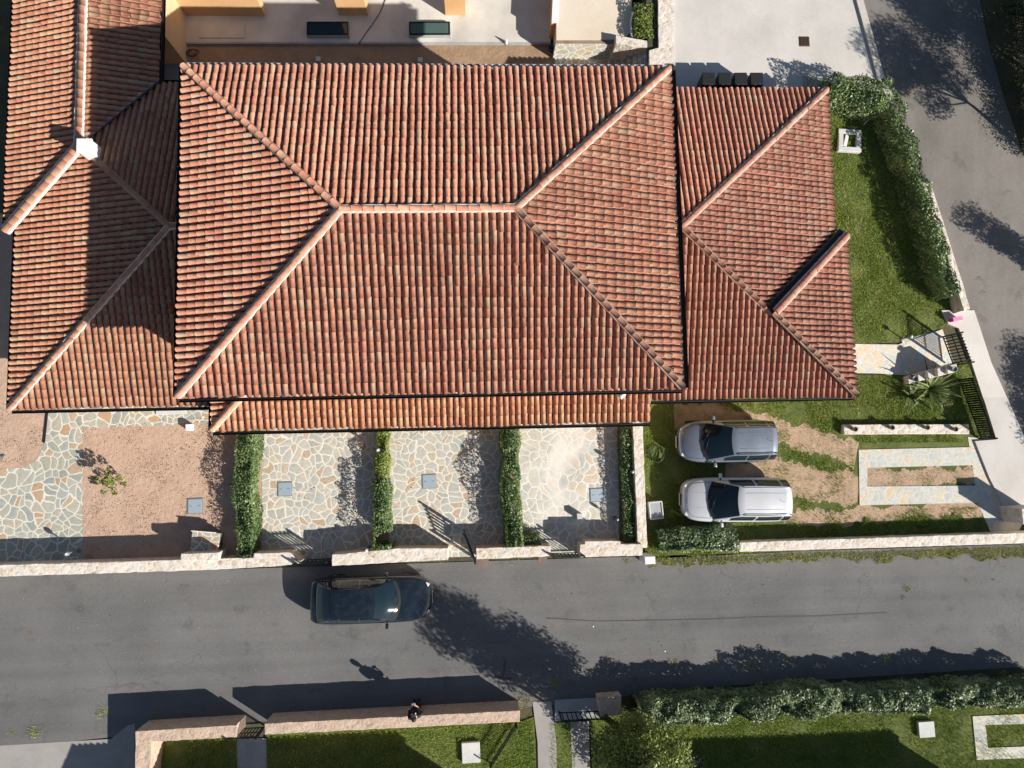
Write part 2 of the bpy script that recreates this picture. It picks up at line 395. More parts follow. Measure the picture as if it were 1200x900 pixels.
def grass(name, poly, dens, label, prob=None, h=(.04, .10), m='blade', w=.014, off=.0, tlo=.2, thi=.8, seed=1):
    poly = [tuple(p) for p in poly]
    xs = [p[0] for p in poly]; ys = [p[1] for p in poly]
    n = int((max(xs) - min(xs)) * (max(ys) - min(ys)) * dens)
    x = NR.uniform(min(xs), max(xs), n); y = NR.uniform(min(ys), max(ys), n)
    k = inpoly(x, y, poly)
    q = np.ones(n) if prob is None else prob(x, y)
    k &= NR.uniform(0, 1, n) < q
    x = x[k]; y = y[k]; n = len(x)
    z = np.array([g(a, b) for a, b in zip(x, y)]) + off
    t = vnoise(x, y, .7, seed) * .5 + vnoise(x, y, 2.3, seed + 3) * .5
    hh = NR.uniform(h[0], h[1], n) * (.55 + .9 * t); a = NR.uniform(0, 2 * math.pi, n); le = NR.uniform(.2, 1.1, n) * hh
    dx, dy = np.cos(a), np.sin(a)
    b0 = np.stack([x - dy * w * .5, y + dx * w * .5, z], 1); b1 = np.stack([x + dy * w * .5, y - dx * w * .5, z], 1)
    tp = np.stack([x + dx * le, y + dy * le, z + hh], 1)
    V = np.stack([b0, b1, tp], 1).reshape(-1, 3)
    tint = np.clip(tlo + (thi - tlo) * (vnoise(x, y, .9, seed + 9) * .6 + vnoise(x, y, 4, seed + 5) * .4) + NR.normal(0, .14, n), 0, 1)
    o = soup(name, V, np.arange(3 * n).reshape(-1, 3), tint, M[m]); tag(o, label, kind='stuff'); return o

# ------------------------------------------------------------------ hedges and trees
def hedge(name, path, width, h, label, m='laurel', dens=430, leaf=.085, z0=None, group=None, gaps=0., lump=.16, cat='hedge'):
    """a clipped hedge grown along a centre line: stems plus a volume of leaves"""
    pts = [Vector((p[0], p[1])) for p in path]
    root = thing(name, label, cat, (0, 0, 0), group=group)
    Ps = []; Ns = []; stl = []; CV = []; CF = []
    sd = R.randint(0, 999)
    for a, b in zip(pts[:-1], pts[1:]):
        L = (b - a).length; d = (b - a) / L; nrm = Vector((-d.y, d.x))
        n = int(L * (width + 2 * h) * dens * 1.35)
        s = NR.uniform(-.03 * width, L + .03 * width, n); u = NR.uniform(0, 1, n)
        ph = u * (width + 2 * h)
        top = (ph > h) & (ph < h + width)
        lat = np.where(top, ph - h - width / 2, np.where(ph <= h, -width / 2, width / 2))
        hz = np.where(top, h, np.where(ph <= h, ph, ph - h - width))
        # rounded shoulder and lumpy outline
        px_ = a.x + d.x * s + nrm.x * lat; py_ = a.y + d.y * s + nrm.y * lat
        lum = (vnoise(px_, py_, 1.6, sd) - .5) * 2 * lump + (vnoise(px_ * 1.0, py_ + hz, 3.7, sd + 5) - .5) * lump
        sh = np.clip(hz / h, 0, 1); rnd = 1 - .22 * np.clip((np.abs(lat) / (width / 2)) - .55, 0, 1) * np.where(top, 1, 0)
        inn = NR.uniform(0, 1, n) ** 2 * .22
        lat2 = lat * (1 + lum * .9 - inn * np.where(top, 0, 1)) * np.where(top, 1, 1 - .16 * sh ** 3)
        z = hz * rnd * (1 + lum * np.where(top, .9, .3)) - inn * np.where(top, 1, 0) * h * .7
        keep = np.ones(n, bool)
        if gaps: keep = vnoise(px_, py_, 1.1, sd + 21) > gaps
        x = a.x + d.x * s + nrm.x * lat2; y = a.y + d.y * s + nrm.y * lat2
        zz = (np.array([g(q, w) for q, w in zip(x, y)]) if z0 is None else z0) + np.maximum(z, .03)
        Ps.append(np.stack([x, y, zz], 1)[keep])
        no = np.stack([np.where(top, lat / width * .8 * nrm.x, np.sign(lat) * nrm.x), np.where(top, lat / width * .8 * nrm.y, np.sign(lat) * nrm.y), np.where(top, 1., .55)], 1)
        Ns.append(no[keep])
        # inner mass of shaded leaves
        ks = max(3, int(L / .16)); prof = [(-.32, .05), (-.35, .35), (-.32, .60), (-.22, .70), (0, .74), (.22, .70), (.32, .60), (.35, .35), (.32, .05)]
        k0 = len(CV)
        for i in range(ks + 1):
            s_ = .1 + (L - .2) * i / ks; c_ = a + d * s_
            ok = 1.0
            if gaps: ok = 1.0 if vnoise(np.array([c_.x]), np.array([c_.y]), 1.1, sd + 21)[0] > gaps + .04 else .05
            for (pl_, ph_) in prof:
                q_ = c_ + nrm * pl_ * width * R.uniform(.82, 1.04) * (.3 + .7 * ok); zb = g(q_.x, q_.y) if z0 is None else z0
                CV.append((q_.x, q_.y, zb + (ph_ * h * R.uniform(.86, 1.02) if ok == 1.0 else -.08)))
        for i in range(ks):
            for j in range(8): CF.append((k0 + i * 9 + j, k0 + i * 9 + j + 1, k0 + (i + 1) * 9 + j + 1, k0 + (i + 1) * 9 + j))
        k = max(2, int(L / .6))
        for i in range(k):
            q = a + d * (L * (i + .5) / k) + nrm * R.uniform(-.12, .12) * width
            zb = g(q.x, q.y) if z0 is None else z0
            if gaps and vnoise(np.array([q.x]), np.array([q.y]), 1.1, sd + 21)[0] < gaps: continue
            stems = MB(); stl.append(stems); stems.tube([(q.x, q.y, zb - .03), (q.x + R.uniform(-.08, .08), q.y + R.uniform(-.08, .08), zb + h * .5), (q.x + R.uniform(-.2, .2) * width, q.y + R.uniform(-.2, .2) * width, zb + h * .85)], .022, 5, .008)
    Pn = np.concatenate(Ps); Nn = np.concatenate(Ns)
    V, F = leaves(Pn, Nn, leaf, .48, .55)
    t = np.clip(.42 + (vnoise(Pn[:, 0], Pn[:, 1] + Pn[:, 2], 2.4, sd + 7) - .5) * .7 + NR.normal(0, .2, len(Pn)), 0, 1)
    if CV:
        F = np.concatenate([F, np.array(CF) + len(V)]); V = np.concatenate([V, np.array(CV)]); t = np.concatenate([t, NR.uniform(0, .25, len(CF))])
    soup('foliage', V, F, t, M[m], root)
    for sm_ in stl: sm_.build('stem', M['bark'], root)
    return root

def clump_tree(name, base, trunk_h, clumps, label, m='pine', leaf=.12, dens=500, trunk_r=.12, lean=(0, 0), cat='tree', group=None, asp=.45):
    """tapered trunk, limbs to each clump, leaf clumps spread through the crown"""
    root = thing(name, label, cat, base, group=group)
    tr = MB(); top = Vector((lean[0], lean[1], trunk_h))
    tr.tube([(0, 0, -.1), (lean[0] * .3 + .03, lean[1] * .3, trunk_h * .4), (lean[0] * .7, lean[1] * .7 + .03, trunk_h * .75), top], trunk_r, 8, trunk_r * .5)
    Ps = []; Ns = []
    for (cx, cy, cz, r) in clumps:
        c = Vector((cx, cy, cz)); mid = top * .5 + c * .5 + Vector((R.uniform(-.15, .15), R.uniform(-.15, .15), -.12))
        tr.tube([top - Vector((0, 0, .3)), mid, c], trunk_r * .42, 6, trunk_r * .1)
        n = int(dens * r * r * 4)
        d = NR.normal(0, 1, (n, 3)); d /= np.linalg.norm(d, axis=1)[:, None]
        rr = r * NR.uniform(.25, 1.0, n) ** .5 * (1 + .35 * (vnoise(d[:, 0] * 2 + cx, d[:, 1] * 2 + d[:, 2] * 1.3 + cy, 1.7, 3) - .5) * 2)
        p = d * rr[:, None] * np.array([1, 1, .75]) + np.array([cx, cy, cz])
        Ps.append(p); Ns.append(d * .7 + np.array([0, 0, .5]))
        for q in range(5):
            dd = Vector((R.gauss(0, 1), R.gauss(0, 1), R.gauss(0, .6))).normalized() * r * .9
            tr.tube([c, c + dd * .5, c + dd], trunk_r * .1, 4, .004)
    tr.build('trunk', M['bark'], root)
    Pn = np.concatenate(Ps); Nn = np.concatenate(Ns); V, F = leaves(Pn, Nn, leaf, asp, .7)
    t = np.clip(.4 + (vnoise(Pn[:, 0] + base[0], Pn[:, 1] + Pn[:, 2], 1.6, 5) - .5) * .8 + NR.normal(0, .2, len(Pn)), 0, 1)
    soup('crown', V, F, t, M[m], root)
    return root

# ------------------------------------------------------------------ roofs
PITCH, EXPO = .232, .335
def tile_slope(name, poly, m, parent, pitch=PITCH, clip_all=False, eave_over=.06):
    """barrel tiles laid over a convex roof slope; poly[0]->poly[1] is the eave direction"""
    poly = [Vector(p) for p in poly]; n = Vector((0, 0, 0)); N = len(poly)
    for i in range(N): n += (poly[i] - poly[0]).cross(poly[(i + 1) % N] - poly[0])
    n.normalize()
    if n.z < 0: n = -n
    e = (poly[1] - poly[0]).normalized(); s = n.cross(e)
    if s.z < 0: e = -e; s = n.cross(e)
    s.normalize(); o = poly[0]
    ab = [((p - o).dot(e), (p - o).dot(s)) for p in poly]
    a0, a1 = min(a for a, b in ab), max(a for a, b in ab); b1 = max(b for a, b in ab); b0 = min(b for a, b in ab)
    nc = max(1, round((a1 - a0) / pitch)); pt = (a1 - a0) / nc; nr = int(math.ceil((b1 - b0) / EXPO)) + 1
    cx = sum(a for a, b in ab) / N; cy = sum(b for a, b in ab) / N
    def inside(a, b, tol):
        for i in range(N):
            (xa, ya), (xb, yb) = ab[i], ab[(i + 1) % N]; ex, ey = xb - xa, yb - ya; L = math.hypot(ex, ey)
            if L < 1e-6: continue
            d = ((a - xa) * ey - (b - ya) * ex) / L; dc = ((cx - xa) * ey - (cy - ya) * ex) / L
            if d * (1 if dc > 0 else -1) < -tol: return False
        return True
    V = []; F = []; T = []; S = 6
    for c in range(nc):
        jc = R.gauss(0, .006); colt = R.gauss(0, .05); wv = R.uniform(0, 6.28); wf = R.uniform(.15, .4)
        for r in range(nr):
            ac = a0 + (c + .5) * pt; bl = b0 + r * EXPO - (eave_over if r == 0 else 0) + R.gauss(0, .014) + .03 * math.sin(c * .11 + r * .5) * math.sin(c * .043)
            if not inside(ac, b0 + (r + .5) * EXPO, .36): continue
            bh = b0 + (r + 1) * EXPO + .06
            t = min(1, max(0, R.betavariate(1.7, 2.3) + colt)); jj = jc + R.gauss(0, .005) + .009 * math.sin(wv + r * wf); sk = R.gauss(0, .005); lf = R.gauss(.004, .0025)
            k = len(V)
            for (bb, rw, hh, off, ja) in ((bl, pt * .382, .104, lf + .003, jj), (bh, pt * .362, .100, -.002, jj + sk)):
                for q in range(S + 1):
                    th = math.pi * q / S
                    V.append(o + e * (ac + ja + rw * math.cos(th)) + s * bb + n * (off + hh * math.sin(th)))
            for q in range(S): F.append((k + q, k + q + 1, k + S + 2 + q, k + S + 1 + q)); T.append(t)
            F.append(tuple(range(k, k + S + 1))); T.append(t)
            # channel tile between this column and the next, gap shade put into its tint
            k = len(V); t2 = R.random() * .25
            for bb, off in ((bl + .02, .012), (bh, .0)):
                for q in range(4):
                    u = q / 3.; V.append(o + e * (ac + pt * (.2 + .6 * u) + jj) + s * bb + n * (off + .018 - .05 * math.sin(math.pi * u)))
            for q in range(3): F.append((k + q, k + q + 1, k + 5 + q, k + 4 + q)); T.append(t2)
    me = bpy.data.meshes.new(name); me.from_pydata(V, [], F)
    a = me.attributes.new('tint', 'FLOAT', 'FACE'); a.data.foreach_set('value', T)
    me.polygons.foreach_set('use_smooth', [len(f) == 4 for f in F])
    bm = bmesh.new(); bm.from_mesh(me)
    for i in range(N):
        if i == 0 and not clip_all: continue
        ed = poly[(i + 1) % N] - poly[i]
        pn = ed.cross(n).normalized(); cen = sum(poly, Vector()) / N
        if (cen - poly[i]).dot(pn) > 0: pn = -pn
        bmesh.ops.bisect_plane(bm, geom=bm.verts[:] + bm.edges[:] + bm.faces[:], plane_co=poly[i], plane_no=pn, clear_outer=True, dist=1e-5)
    bm.to_mesh(me); bm.free(); me.materials.append(m)
    return link(bpy.data.objects.new(name, me), parent)

def caps(name, p0, p1, m, parent, mortar=True, r=.094, lift=.085, mort_r=None, mm='mortar'):
    """a row of overlapping ridge tiles bedded in mortar"""
    p0, p1 = Vector(p0), Vector(p1); d = (p1 - p0); L = d.length; d /= L
    side = d.cross(Vector((0, 0, 1))).normalized(); up = side.cross(d)
    n = max(1, round(L / .36)); st = L / n; V = []; F = []; T = []; S = 8
    for i in range(n):
        k = len(V); t = R.uniform(.25, .8); j = R.gauss(0, .009)
        for x, q, z in ((i * st - .03, r * 1.05 * (1 + R.gauss(0, .02)), lift + .006 + R.gauss(0, .004)), ((i + 1) * st + .03, r * .97, lift)):
            for w in range(S + 1):
                th = math.pi * w / S; V.append(p0 + d * x + side * (q * math.cos(th) + j) + up * (z + q * .95 * math.sin(th)))
        for w in range(S): F.append((k + w, k + w + 1, k + S + 2 + w, k + S + 1 + w)); T.append(t)
        F.append(tuple(range(k, k + S + 1))); T.append(t)
    me = bpy.data.meshes.new(name); me.from_pydata(V, [], F)
    a = me.attributes.new('tint', 'FLOAT', 'FACE'); a.data.foreach_set('value', T)
    me.polygons.foreach_set('use_smooth', [len(f) == 4 for f in F]); me.materials.append(m)
    o = link(bpy.data.objects.new(name, me), parent)
    if mortar:
        b = MB(); vs = []; fs = []; K = max(2, int(L / .12)); wr = mort_r or r * 1.30
        for i in range(K + 1):
            x = L * i / K
            for sg in (-1, 1):
                q = wr * (1 + R.gauss(0, .03))
                vs += [p0 + d * x + side * sg * q + up * .02, p0 + d * x + side * sg * q * .97 + up * (lift + R.gauss(.03, .005))]
        for i in range(K):
            k = i * 4
            fs += [(k, k + 1, k + 5, k + 4), (k + 1, k + 3, k + 7, k + 5), (k + 3, k + 2, k + 6, k + 7)]
        b.add(vs, fs); b.build('mortar_bed', M[mm], o)
    return o

def deck(name, polys, soffit, drop, parent, th=.12):
    """boarding under the tiles, closed by a flat soffit, so that the roof is solid"""
    b = MB()
    for p in polys: b.add([Vector(q) - Vector((0, 0, drop)) for q in p], [tuple(range(len(p)))])
    b.add([Vector(q) - Vector((0, 0, drop + th)) for q in soffit], [tuple(range(len(soffit)))])
    n = len(soffit)
    for i in range(n):
        a, c = Vector(soffit[i]), Vector(soffit[(i + 1) % n]); z = Vector((0, 0, drop)); z2 = Vector((0, 0, drop + th))
        b.add([a - z, c - z, c - z2, a - z2], [(0, 1, 2, 3)])
    return b.build(name, M['deck'], parent)

def gutter(p0, p1, parent, out, r=.06, drop=.04):
    r *= 1.25
    p0, p1, out = Vector(p0), Vector(p1), Vector(out); b = MB(); d = (p1 - p0).normalized(); vs = []; fs = []; S = 8
    for p in (p0 - d * .03, p1 + d * .03):
        c = p + out * (r + .085) - Vector((0, 0, drop))
        for rr in (r, r * .86):
            for q in range(S + 1):
                th = math.pi + math.pi * q / S; vs.append(c + out * rr * math.cos(th) + Vector((0, 0, 1)) * rr * math.sin(th))
    k = S + 1
    for q in range(S):
        fs += [(q, q + 1, 2 * k + q + 1, 2 * k + q), (k + q, 3 * k + q, 3 * k + q + 1, k + q + 1)]
    fs += [(0, 2 * k, 3 * k, k), (S, k + S, 3 * k + S, 2 * k + S)]
    b.add(vs, fs, False); return b.build('gutter', M['gutter'], parent)

def wall_box(name, x0, x1, y0, y1, z0, z1, m, parent):
    return MB().box(((x0 + x1) / 2, (y0 + y1) / 2, (z0 + z1) / 2), (x1 - x0, y1 - y0, z1 - z0)).build(name, m, parent)
def opening(kind, parent, x, y, z0, w, h, face):
    """a door or window with frame, set 2 cm into relief on a wall looking along -Y or +Y"""
    s = -1 if face == 'S' else 1
    fr = MB().box((x, y + s * .02, z0 + h / 2), (w + .12, .06, h + .12)).build('frame' if kind == 'window' else 'door', M['wood'], parent)
    MB().box((x, y + s * .045, z0 + h / 2), (w, .03, h)).build('pane', M['glassdark'], fr)

# ---- main house
EZ = 6.5; X0, X1, Y0, Y1 = -9.46, 6.72, 1.72, 12.60; RS = 1.77; HY = (Y0 + Y1) / 2; HD = (Y1 - Y0) / 2
house = thing('house', 'large central house with the big four sided red tiled hip roof and front porch roof', 'house')
A, B, C, D = (X0, Y0, EZ), (X1, Y0, EZ), (X1, Y1, EZ), (X0, Y1, EZ); RW, RE = (X0 + HD, HY, EZ + RS), (X1 - HD, HY, EZ + RS)
for nm, pl in (('roof_slope', [A, B, RE, RW]), ('roof_slope', [B, C, RE]), ('roof_slope', [C, D, RW, RE]), ('roof_slope', [D, A, RW])):
    tile_slope(nm, pl, M['tile'], house)
deck('roof_deck', [[A, B, RE, RW], [B, C, RE], [C, D, RW, RE], [D, A, RW]], [A, B, C, D], .02, house)
for p, q, k in ((RW, RE, 'mortar'), (A, RW, 'mortar'), (B, RE, 'mortar_shade'), (C, RE, 'mortar'), (D, RW, 'mortar_shade')): caps('ridge_tiles', p, q, M['tile'], house, mm=k)
gutter(A, B, house, (0, -1, 0), .05); gutter(B, C, house, (1, 0, 0), .075); gutter(C, D, house, (0, 1, 0), .045).data.materials[0] = M['greyslab']; gutter(D, A, house, (-1, 0, 0), .05)
WX0, WX1, WY0, WY1 = -8.85, 5.75, 2.35, 12.0
wall_box('wall', WX0, WX1, WY0, WY1, -.1, EZ - .1, M['plaster'], house)
for x in (-7, -3.4, .2, 3.6):
    opening('window', house, x, WY0, 4.2, 1.1, 1.2, 'S'); opening('door', house, x, WY0, .05, 1.5, 2.15, 'S')
# porch roof along the front
PZ = 3.0; PX0, PX1, PY0, PY1 = -9.66, 6.50, .73, 2.36; ps = .30
pa, pb, pc, pd = (PX0, PY0, PZ), (PX1, PY0, PZ), (PX1, PY1, PZ + ps * (PY1 - PY0)), (PX0 + PY1 - PY0, PY1, PZ + ps * (PY1 - PY0)); pe = (PX0, PY1, PZ)
porch = tile_slope('porch_roof', [pa, pb, pc, pd], M['tile_p'], house)
tile_slope('porch_roof', [pe, pa, pd], M['tile_p'], house)
deck('porch_deck', [[pa, pb, pc, pd], [pe, pa, pd], [pb, (PX1, PY1, PZ), pc]], [pa, pb, (PX1, PY1, PZ), pe], .02, house)
caps('ridge_tiles', pa, pd, M['tile_p'], house)
gutter(pa, pb, house, (0, -1, 0), .05); gutter(pe, pa, house, (-1, 0, 0), .04)
for x in (-9.3, -4.45, -.35, 3.65, 6.2):
    MB().box((x, PY0 + .35, PZ / 2 - .06), (.34, .34, PZ - .1)).build('porch_post', M['plaster'], house, .02)
MB().lathe(P(728, 463, 5.6), [(.16, 0), (.15, .12), (.05, .3)], 4).build('gutter_outlet', M['white'], house)

# ---- west house
wz = 2.5; wx0 = -17.15; wy0, wy1 = 1.685, 14.1; wsl = .3; why = (wy0 + wy1) / 2; whd = (wy1 - wy0) / 2; axx = -10.75; az = wz + wsl * whd
west = thing('house', 'west house with two joined red tiled roofs and a small white chimney', 'house')
def wzx(x): return wz - .02 + (az - wz + .02) * (x - wx0) / (axx - wx0)
EX = WX0 + .02
n_x = -14.45; n_off = .18
NSY = P(99, 172, 3.5).y; dpt = Vector((n_x, NSY + .1, wzx(n_x))); ap = Vector((axx, why, az)); wsw = Vector((wx0, wy0, wz)); wnw = Vector((wx0, 8.4, wz))
vlow = Vector((-12.0, wy1, wz))
sl = {}
sl['S'] = [wsw, Vector((PX0 + .1, wy0, wz)), Vector((EX, wy0, wz)) , Vector((EX, why, az)), ap]
sl['S'] = [wsw, Vector((EX, wy0, wz)), Vector((EX, why, az)), ap]
sl['W'] = [Vector((wx0, wnw.y + .1, wz)), wsw, ap, dpt]
sl['N'] = [Vector((EX, wy1, wz)), vlow, dpt, ap, Vector((EX, why, az))]
for k, pl in sl.items(): tile_slope('roof_slope', pl, M['tile_w'], west, pitch=.232 if k == 'S' else .222)
nr_z = wzx(n_x) + n_off; nw_x = -17.52; nw_z = nr_z - .3 * (n_x - nw_x); ne_z = nr_z - .3 * (-12.0 - n_x); NN = 20.2
nsW = [Vector((nw_x, NN, nw_z)), Vector((nw_x, 8.35, nw_z)), Vector((n_x, NSY, nr_z)), Vector((n_x, NN, nr_z))]
nsE = [Vector((-12.0, wy1 - .02, ne_z)), Vector((-12.0, NN, ne_z)), Vector((n_x, NN, nr_z)), Vector((n_x, NSY, nr_z))]
tile_slope('roof_slope', nsW, M['tile_w'], west, pitch=.222); tile_slope('roof_slope', nsE, M['tile_w'], west, pitch=.222)
deck('roof_deck', [sl['S'], sl['W'], sl['N'], [wnw + Vector((0, 0.1, 0)), dpt, vlow, Vector((wx0, wy1, wz))]], [wsw, Vector((EX, wy0, wz)), Vector((EX, wy1, wz)), Vector((wx0, wy1, wz))], .02, west)
deck('roof_deck', [nsW, nsE], [Vector((nw_x, 8.35, nw_z)), Vector((n_x, NSY, nw_z)), Vector((-12.0, wy1, nw_z)), Vector((-12.0, NN, nw_z)), Vector((nw_x, NN, nw_z))], .02, west, .08)
caps('ridge_tiles', ap, wsw, M['tile_w'], west); caps('ridge_tiles', dpt, ap, M['tile_w'], west, mm='mortar_shade'); caps('ridge_tiles', ap, (EX, why, az), M['tile_w'], west)
caps('ridge_tiles', (n_x, NSY, nr_z), (n_x, NN, nr_z), M['tile_w'], west, r=.12, mort_r=.165)
caps('verge_tiles', Vector((n_x, NSY, nr_z)), Vector((nw_x, 8.35, nw_z)), M['tile_w'], west, r=.135, lift=.10, mort_r=.20)
MB().add([Vector((n_x + .05, NSY - .05, nr_z - .3)), Vector((nw_x + .05, 8.30, nw_z - .3)), Vector((nw_x + .05, 8.30, nw_z + .03)), Vector((n_x + .05, NSY - .05, nr_z + .03))], [(0, 1, 2, 3)]).build('verge_board', M['mortar'], west)
vb = MB(); vd = Vector((vlow.x, vlow.y, max(wz, ne_z) + .02)); vt = Vector((n_x + .15, NSY + .25, nr_z - .02)); sd = (vt - vd).normalized().cross(Vector((0, 0, 1)))
vb.add([vd + sd * .11 + Vector((0, 0, .05)), vd - sd * .11 + Vector((0, 0, .05)), vt - sd * .11 + Vector((0, 0, .05)), vt + sd * .11 + Vector((0, 0, .05)), vd - Vector((0, 0, .01)), vt - Vector((0, 0, .01))], [(0, 4, 5, 3), (4, 1, 2, 5)])
vb.build('valley_gutter', mat('blue_grey_lead', (.10, .13, .17), .4, .4), west)
gutter(wsw, (PX0, wy0, wz), west, (0, -1, 0), .05); gutter((wx0, 8.4, wz), wsw, west, (-1, 0, 0), .05); gutter((nw_x, NN, nw_z), (nw_x, 8.35, nw_z), west, (-1, 0, 0), .05)
gutter((-12, NN, ne_z), (-12, wy1 + .1, ne_z), west, (1, 0, 0), .05); gutter((-12, wy1, wz), (X0 + .3, wy1, wz), west, (0, 1, 0), .05)
wall_box('wall', -16.6, WX0 - .03, 2.25, 13.5, -.1, wz - .12, M['plaster2'], west)
wall_box('wall', -17.0, -12.0 - .06, P(218, 75, 0).y, NN - .2, -.1, ne_z - .12, M['plaster2'], west)
for x in (-15.2, -12.6): opening('window', west, x, 2.25, .9, 1.1, 1.1, 'S')
cq = P(99, 171, nr_z + .74); ch = MB().box((cq.x, cq.y, nr_z + .22), (.46, .46, .95)).build('chimney', M['white'], west, .015)
MB().box((cq.x, cq.y, nr_z + .74), (.52, .52, .1)).build('chimney_cap', M['white'], ch, .01)

# ---- east house
ez = 2.8; ey0, ey1 = 1.56, 13.8; ex1, ex2 = 14.15, 14.53; ehy = (ey0 + ey1) / 2; ehd = (ey1 - ey0) / 2; esl = .3
east = thing('house', 'east house with a red hip roof that has a raised diagonal step beside the lawn', 'house')
eap = Vector((7.5, ehy, ez + esl * ehd)); ew = WX1 + .02
ek = (11.0 - eap.x) / (ex2 - eap.x); est = Vector((11.0, ehy - ek * ehd, ez + (eap.z - ez) * (ex1 - 11.0) / (ex1 - eap.x)))
eN = [Vector((ex1, ey1, ez)), Vector((ew, ey1, ez)), Vector((ew, ehy, eap.z)), eap]
eE = [Vector((ex1, 7.75, ez)), Vector((ex1, ey1, ez)), eap, est]
zs = ez + .12; f2 = lambda x: zs + .275 * (ex2 - x)
esl_pts = [Vector((ex2, ey0, zs)), Vector((ex2, 7.85, zs)), Vector((11.05, 4.62, f2(11.05)))]
eS = [Vector((ew, ey0, ez)), Vector((ex2, ey0, ez)), est + Vector((.1, -.05, .0)), eap, Vector((ew, ehy, eap.z))]
eS = [Vector((p.x, p.y, ez + esl * (p.y - ey0))) for p in eS]
for pl in (eN, eE, esl_pts, eS): tile_slope('roof_slope', pl, M['tile_e'], east, pitch=.222)
deck('roof_deck', [eN, eE, eS, esl_pts], [Vector((ew, ey0, ez)), Vector((ex1, ey0, ez)), Vector((ex1, ey1, ez)), Vector((ew, ey1, ez))], .02, east)
caps('ridge_tiles', Vector((ew, ehy, eap.z)), eap, M['tile_e'], east); caps('ridge_tiles', eap, Vector((ex1, ey1, ez)), M['tile_e'], east)
caps('ridge_tiles', est, eap, M['tile_e'], east, mm='mortar_shade'); caps('ridge_tiles', Vector((ex2, ey0, zs)), esl_pts[2] , M['tile_e'], east, mm='mortar_shade')
caps('verge_tiles', esl_pts[2] + Vector((.06, .0, .0)), esl_pts[1] + Vector((.0, -.06, 0)), M['tile_e'], east, r=.12, lift=.10)
q0, q1 = esl_pts[2], esl_pts[1]; dz = Vector((0, 0, .5))
sb = MB(); dd_ = (q1 - q0).normalized(); sn = Vector((-dd_.y, dd_.x, 0)).normalized() * .12
sb.add([q0 + sn + Vector((0, 0, .05)), q1 + sn + Vector((0, 0, .05)), q1 + sn - dz, q0 + sn - dz, q0 - sn + Vector((0, 0, .05)), q1 - sn + Vector((0, 0, .05)), q1 - sn - dz, q0 - sn - dz],
       [(0, 1, 2, 3), (4, 7, 6, 5), (0, 4, 5, 1), (1, 5, 6, 2), (0, 3, 7, 4)])
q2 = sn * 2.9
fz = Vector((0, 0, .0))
sb.add([q0 + sn + Vector((0, 0, .06)), q1 + sn + Vector((0, 0, .06)), q1 + q2 + Vector((0, 0, .03)), q0 + q2 + Vector((0, 0, .03))], [(0, 1, 2, 3)])  # dark sheet on the lower slope, added as the shadow of the raised step
sb.build('step_face_shade', M['gutter'], east)
gutter((ew, ey0, ez), (ex2, ey0, ez), east, (0, -1, 0), .045)
wall_box('wall', WX1 + .03, 13.55, 2.1, 13.2, -.2, ez - .12, M['plaster2'], east)
for x in (8.6, 11.4): opening('window', east, x, 2.1, .9, 1.1, 1.1, 'S')

# ---- north house: only the foot of its porch comes into the picture
north = thing('house', 'ochre plastered house front with porch piers on the white terrace', 'house')
nw = wall_box('wall', P(214, 20).x, P(312, 20).x, P(260, 20.5).y, P(260, 20.5).y + .35, -.05, 2.75, M['plaster'], north)
for u0, u1 in ((398, 432), (522, 546)):
    MB().prism([P(u0, 20).xy, P(u1, 20).xy, P(u1, 20).xy + Vector((0, .45)), P(u0, 20).xy + Vector((0, .45))], -.05, 2.75).build('pier', M['plaster'], north, .012)
MB().box((P(400, 20).x - 1, P(400, 20).y + 5.5, 1.4), (15, 3.0, 2.9)).build('wall', M['plaster'], north)
MB().box((P(400, 20).x - 1, P(400, 20).y + 5.5, 2.95), (15.6, 3.6, .2)).build('roof', M['terrace'], north)
dw = MB().prism([P(643, 46).xy, P(650, 46).xy, P(655, -60).xy, P(648, -60).xy], -.05, 1.2).build('side_wall', M['plaster'], north)
MB().prism([P(643, 46).xy, P(650, 46).xy, P(655, -60).xy, P(648, -60).xy], 1.2, 1.24).build('coping', M['white'], dw)

# ---- houses to the south stand just outside the picture and shade the gardens
for (x0, x1, yy, lab, zt) in ((-12.2, .45, -13.95, 'long low house beyond the south gardens towards the west end', 2.55), (9.2, 20.6, -14.7, 'long low house beyond the south gardens towards the east end', 2.55)):
    h = thing('house', lab, 'house', (0, 0, 0))
    wall_box('wall', x0 + .12, x1 - .12, yy - 8, yy - .15, -.1, zt, M['plaster2'], h)
    pl = [Vector((x0, yy, zt)), Vector((x1, yy, zt)), Vector((x1, yy - 4.2, zt + .95)), Vector((x0, yy - 4.2, zt + .95))]
    tile_slope('roof_slope', pl, M['tile_w'], h)
    pl2 = [Vector((x1, yy - 8.4, zt)), Vector((x0, yy - 8.4, zt)), pl[3], pl[2]]
    deck('roof_deck', [pl, pl2], [pl[0], pl[1], pl2[0], pl2[1]], .02, h)
# ------------------------------------------------------------------ ground
def ground():
    xs = [-160, -40, 7.1, 7.35, 40, 160]; ys = [-160, -40, RY0, RY1, 40, 160]
    vs = [(x, y, g(x, y) - .03) for y in ys for x in xs]; n = len(xs)
    fs = [(j * n + i, j * n + i + 1, (j + 1) * n + i + 1, (j + 1) * n + i) for j in range(len(ys) - 1) for i in range(n - 1)]
    tag(MB().add(vs, fs).build('ground', M['scrub']), kind='structure')
ground()
W = lambda x, y: Vector((x, y))
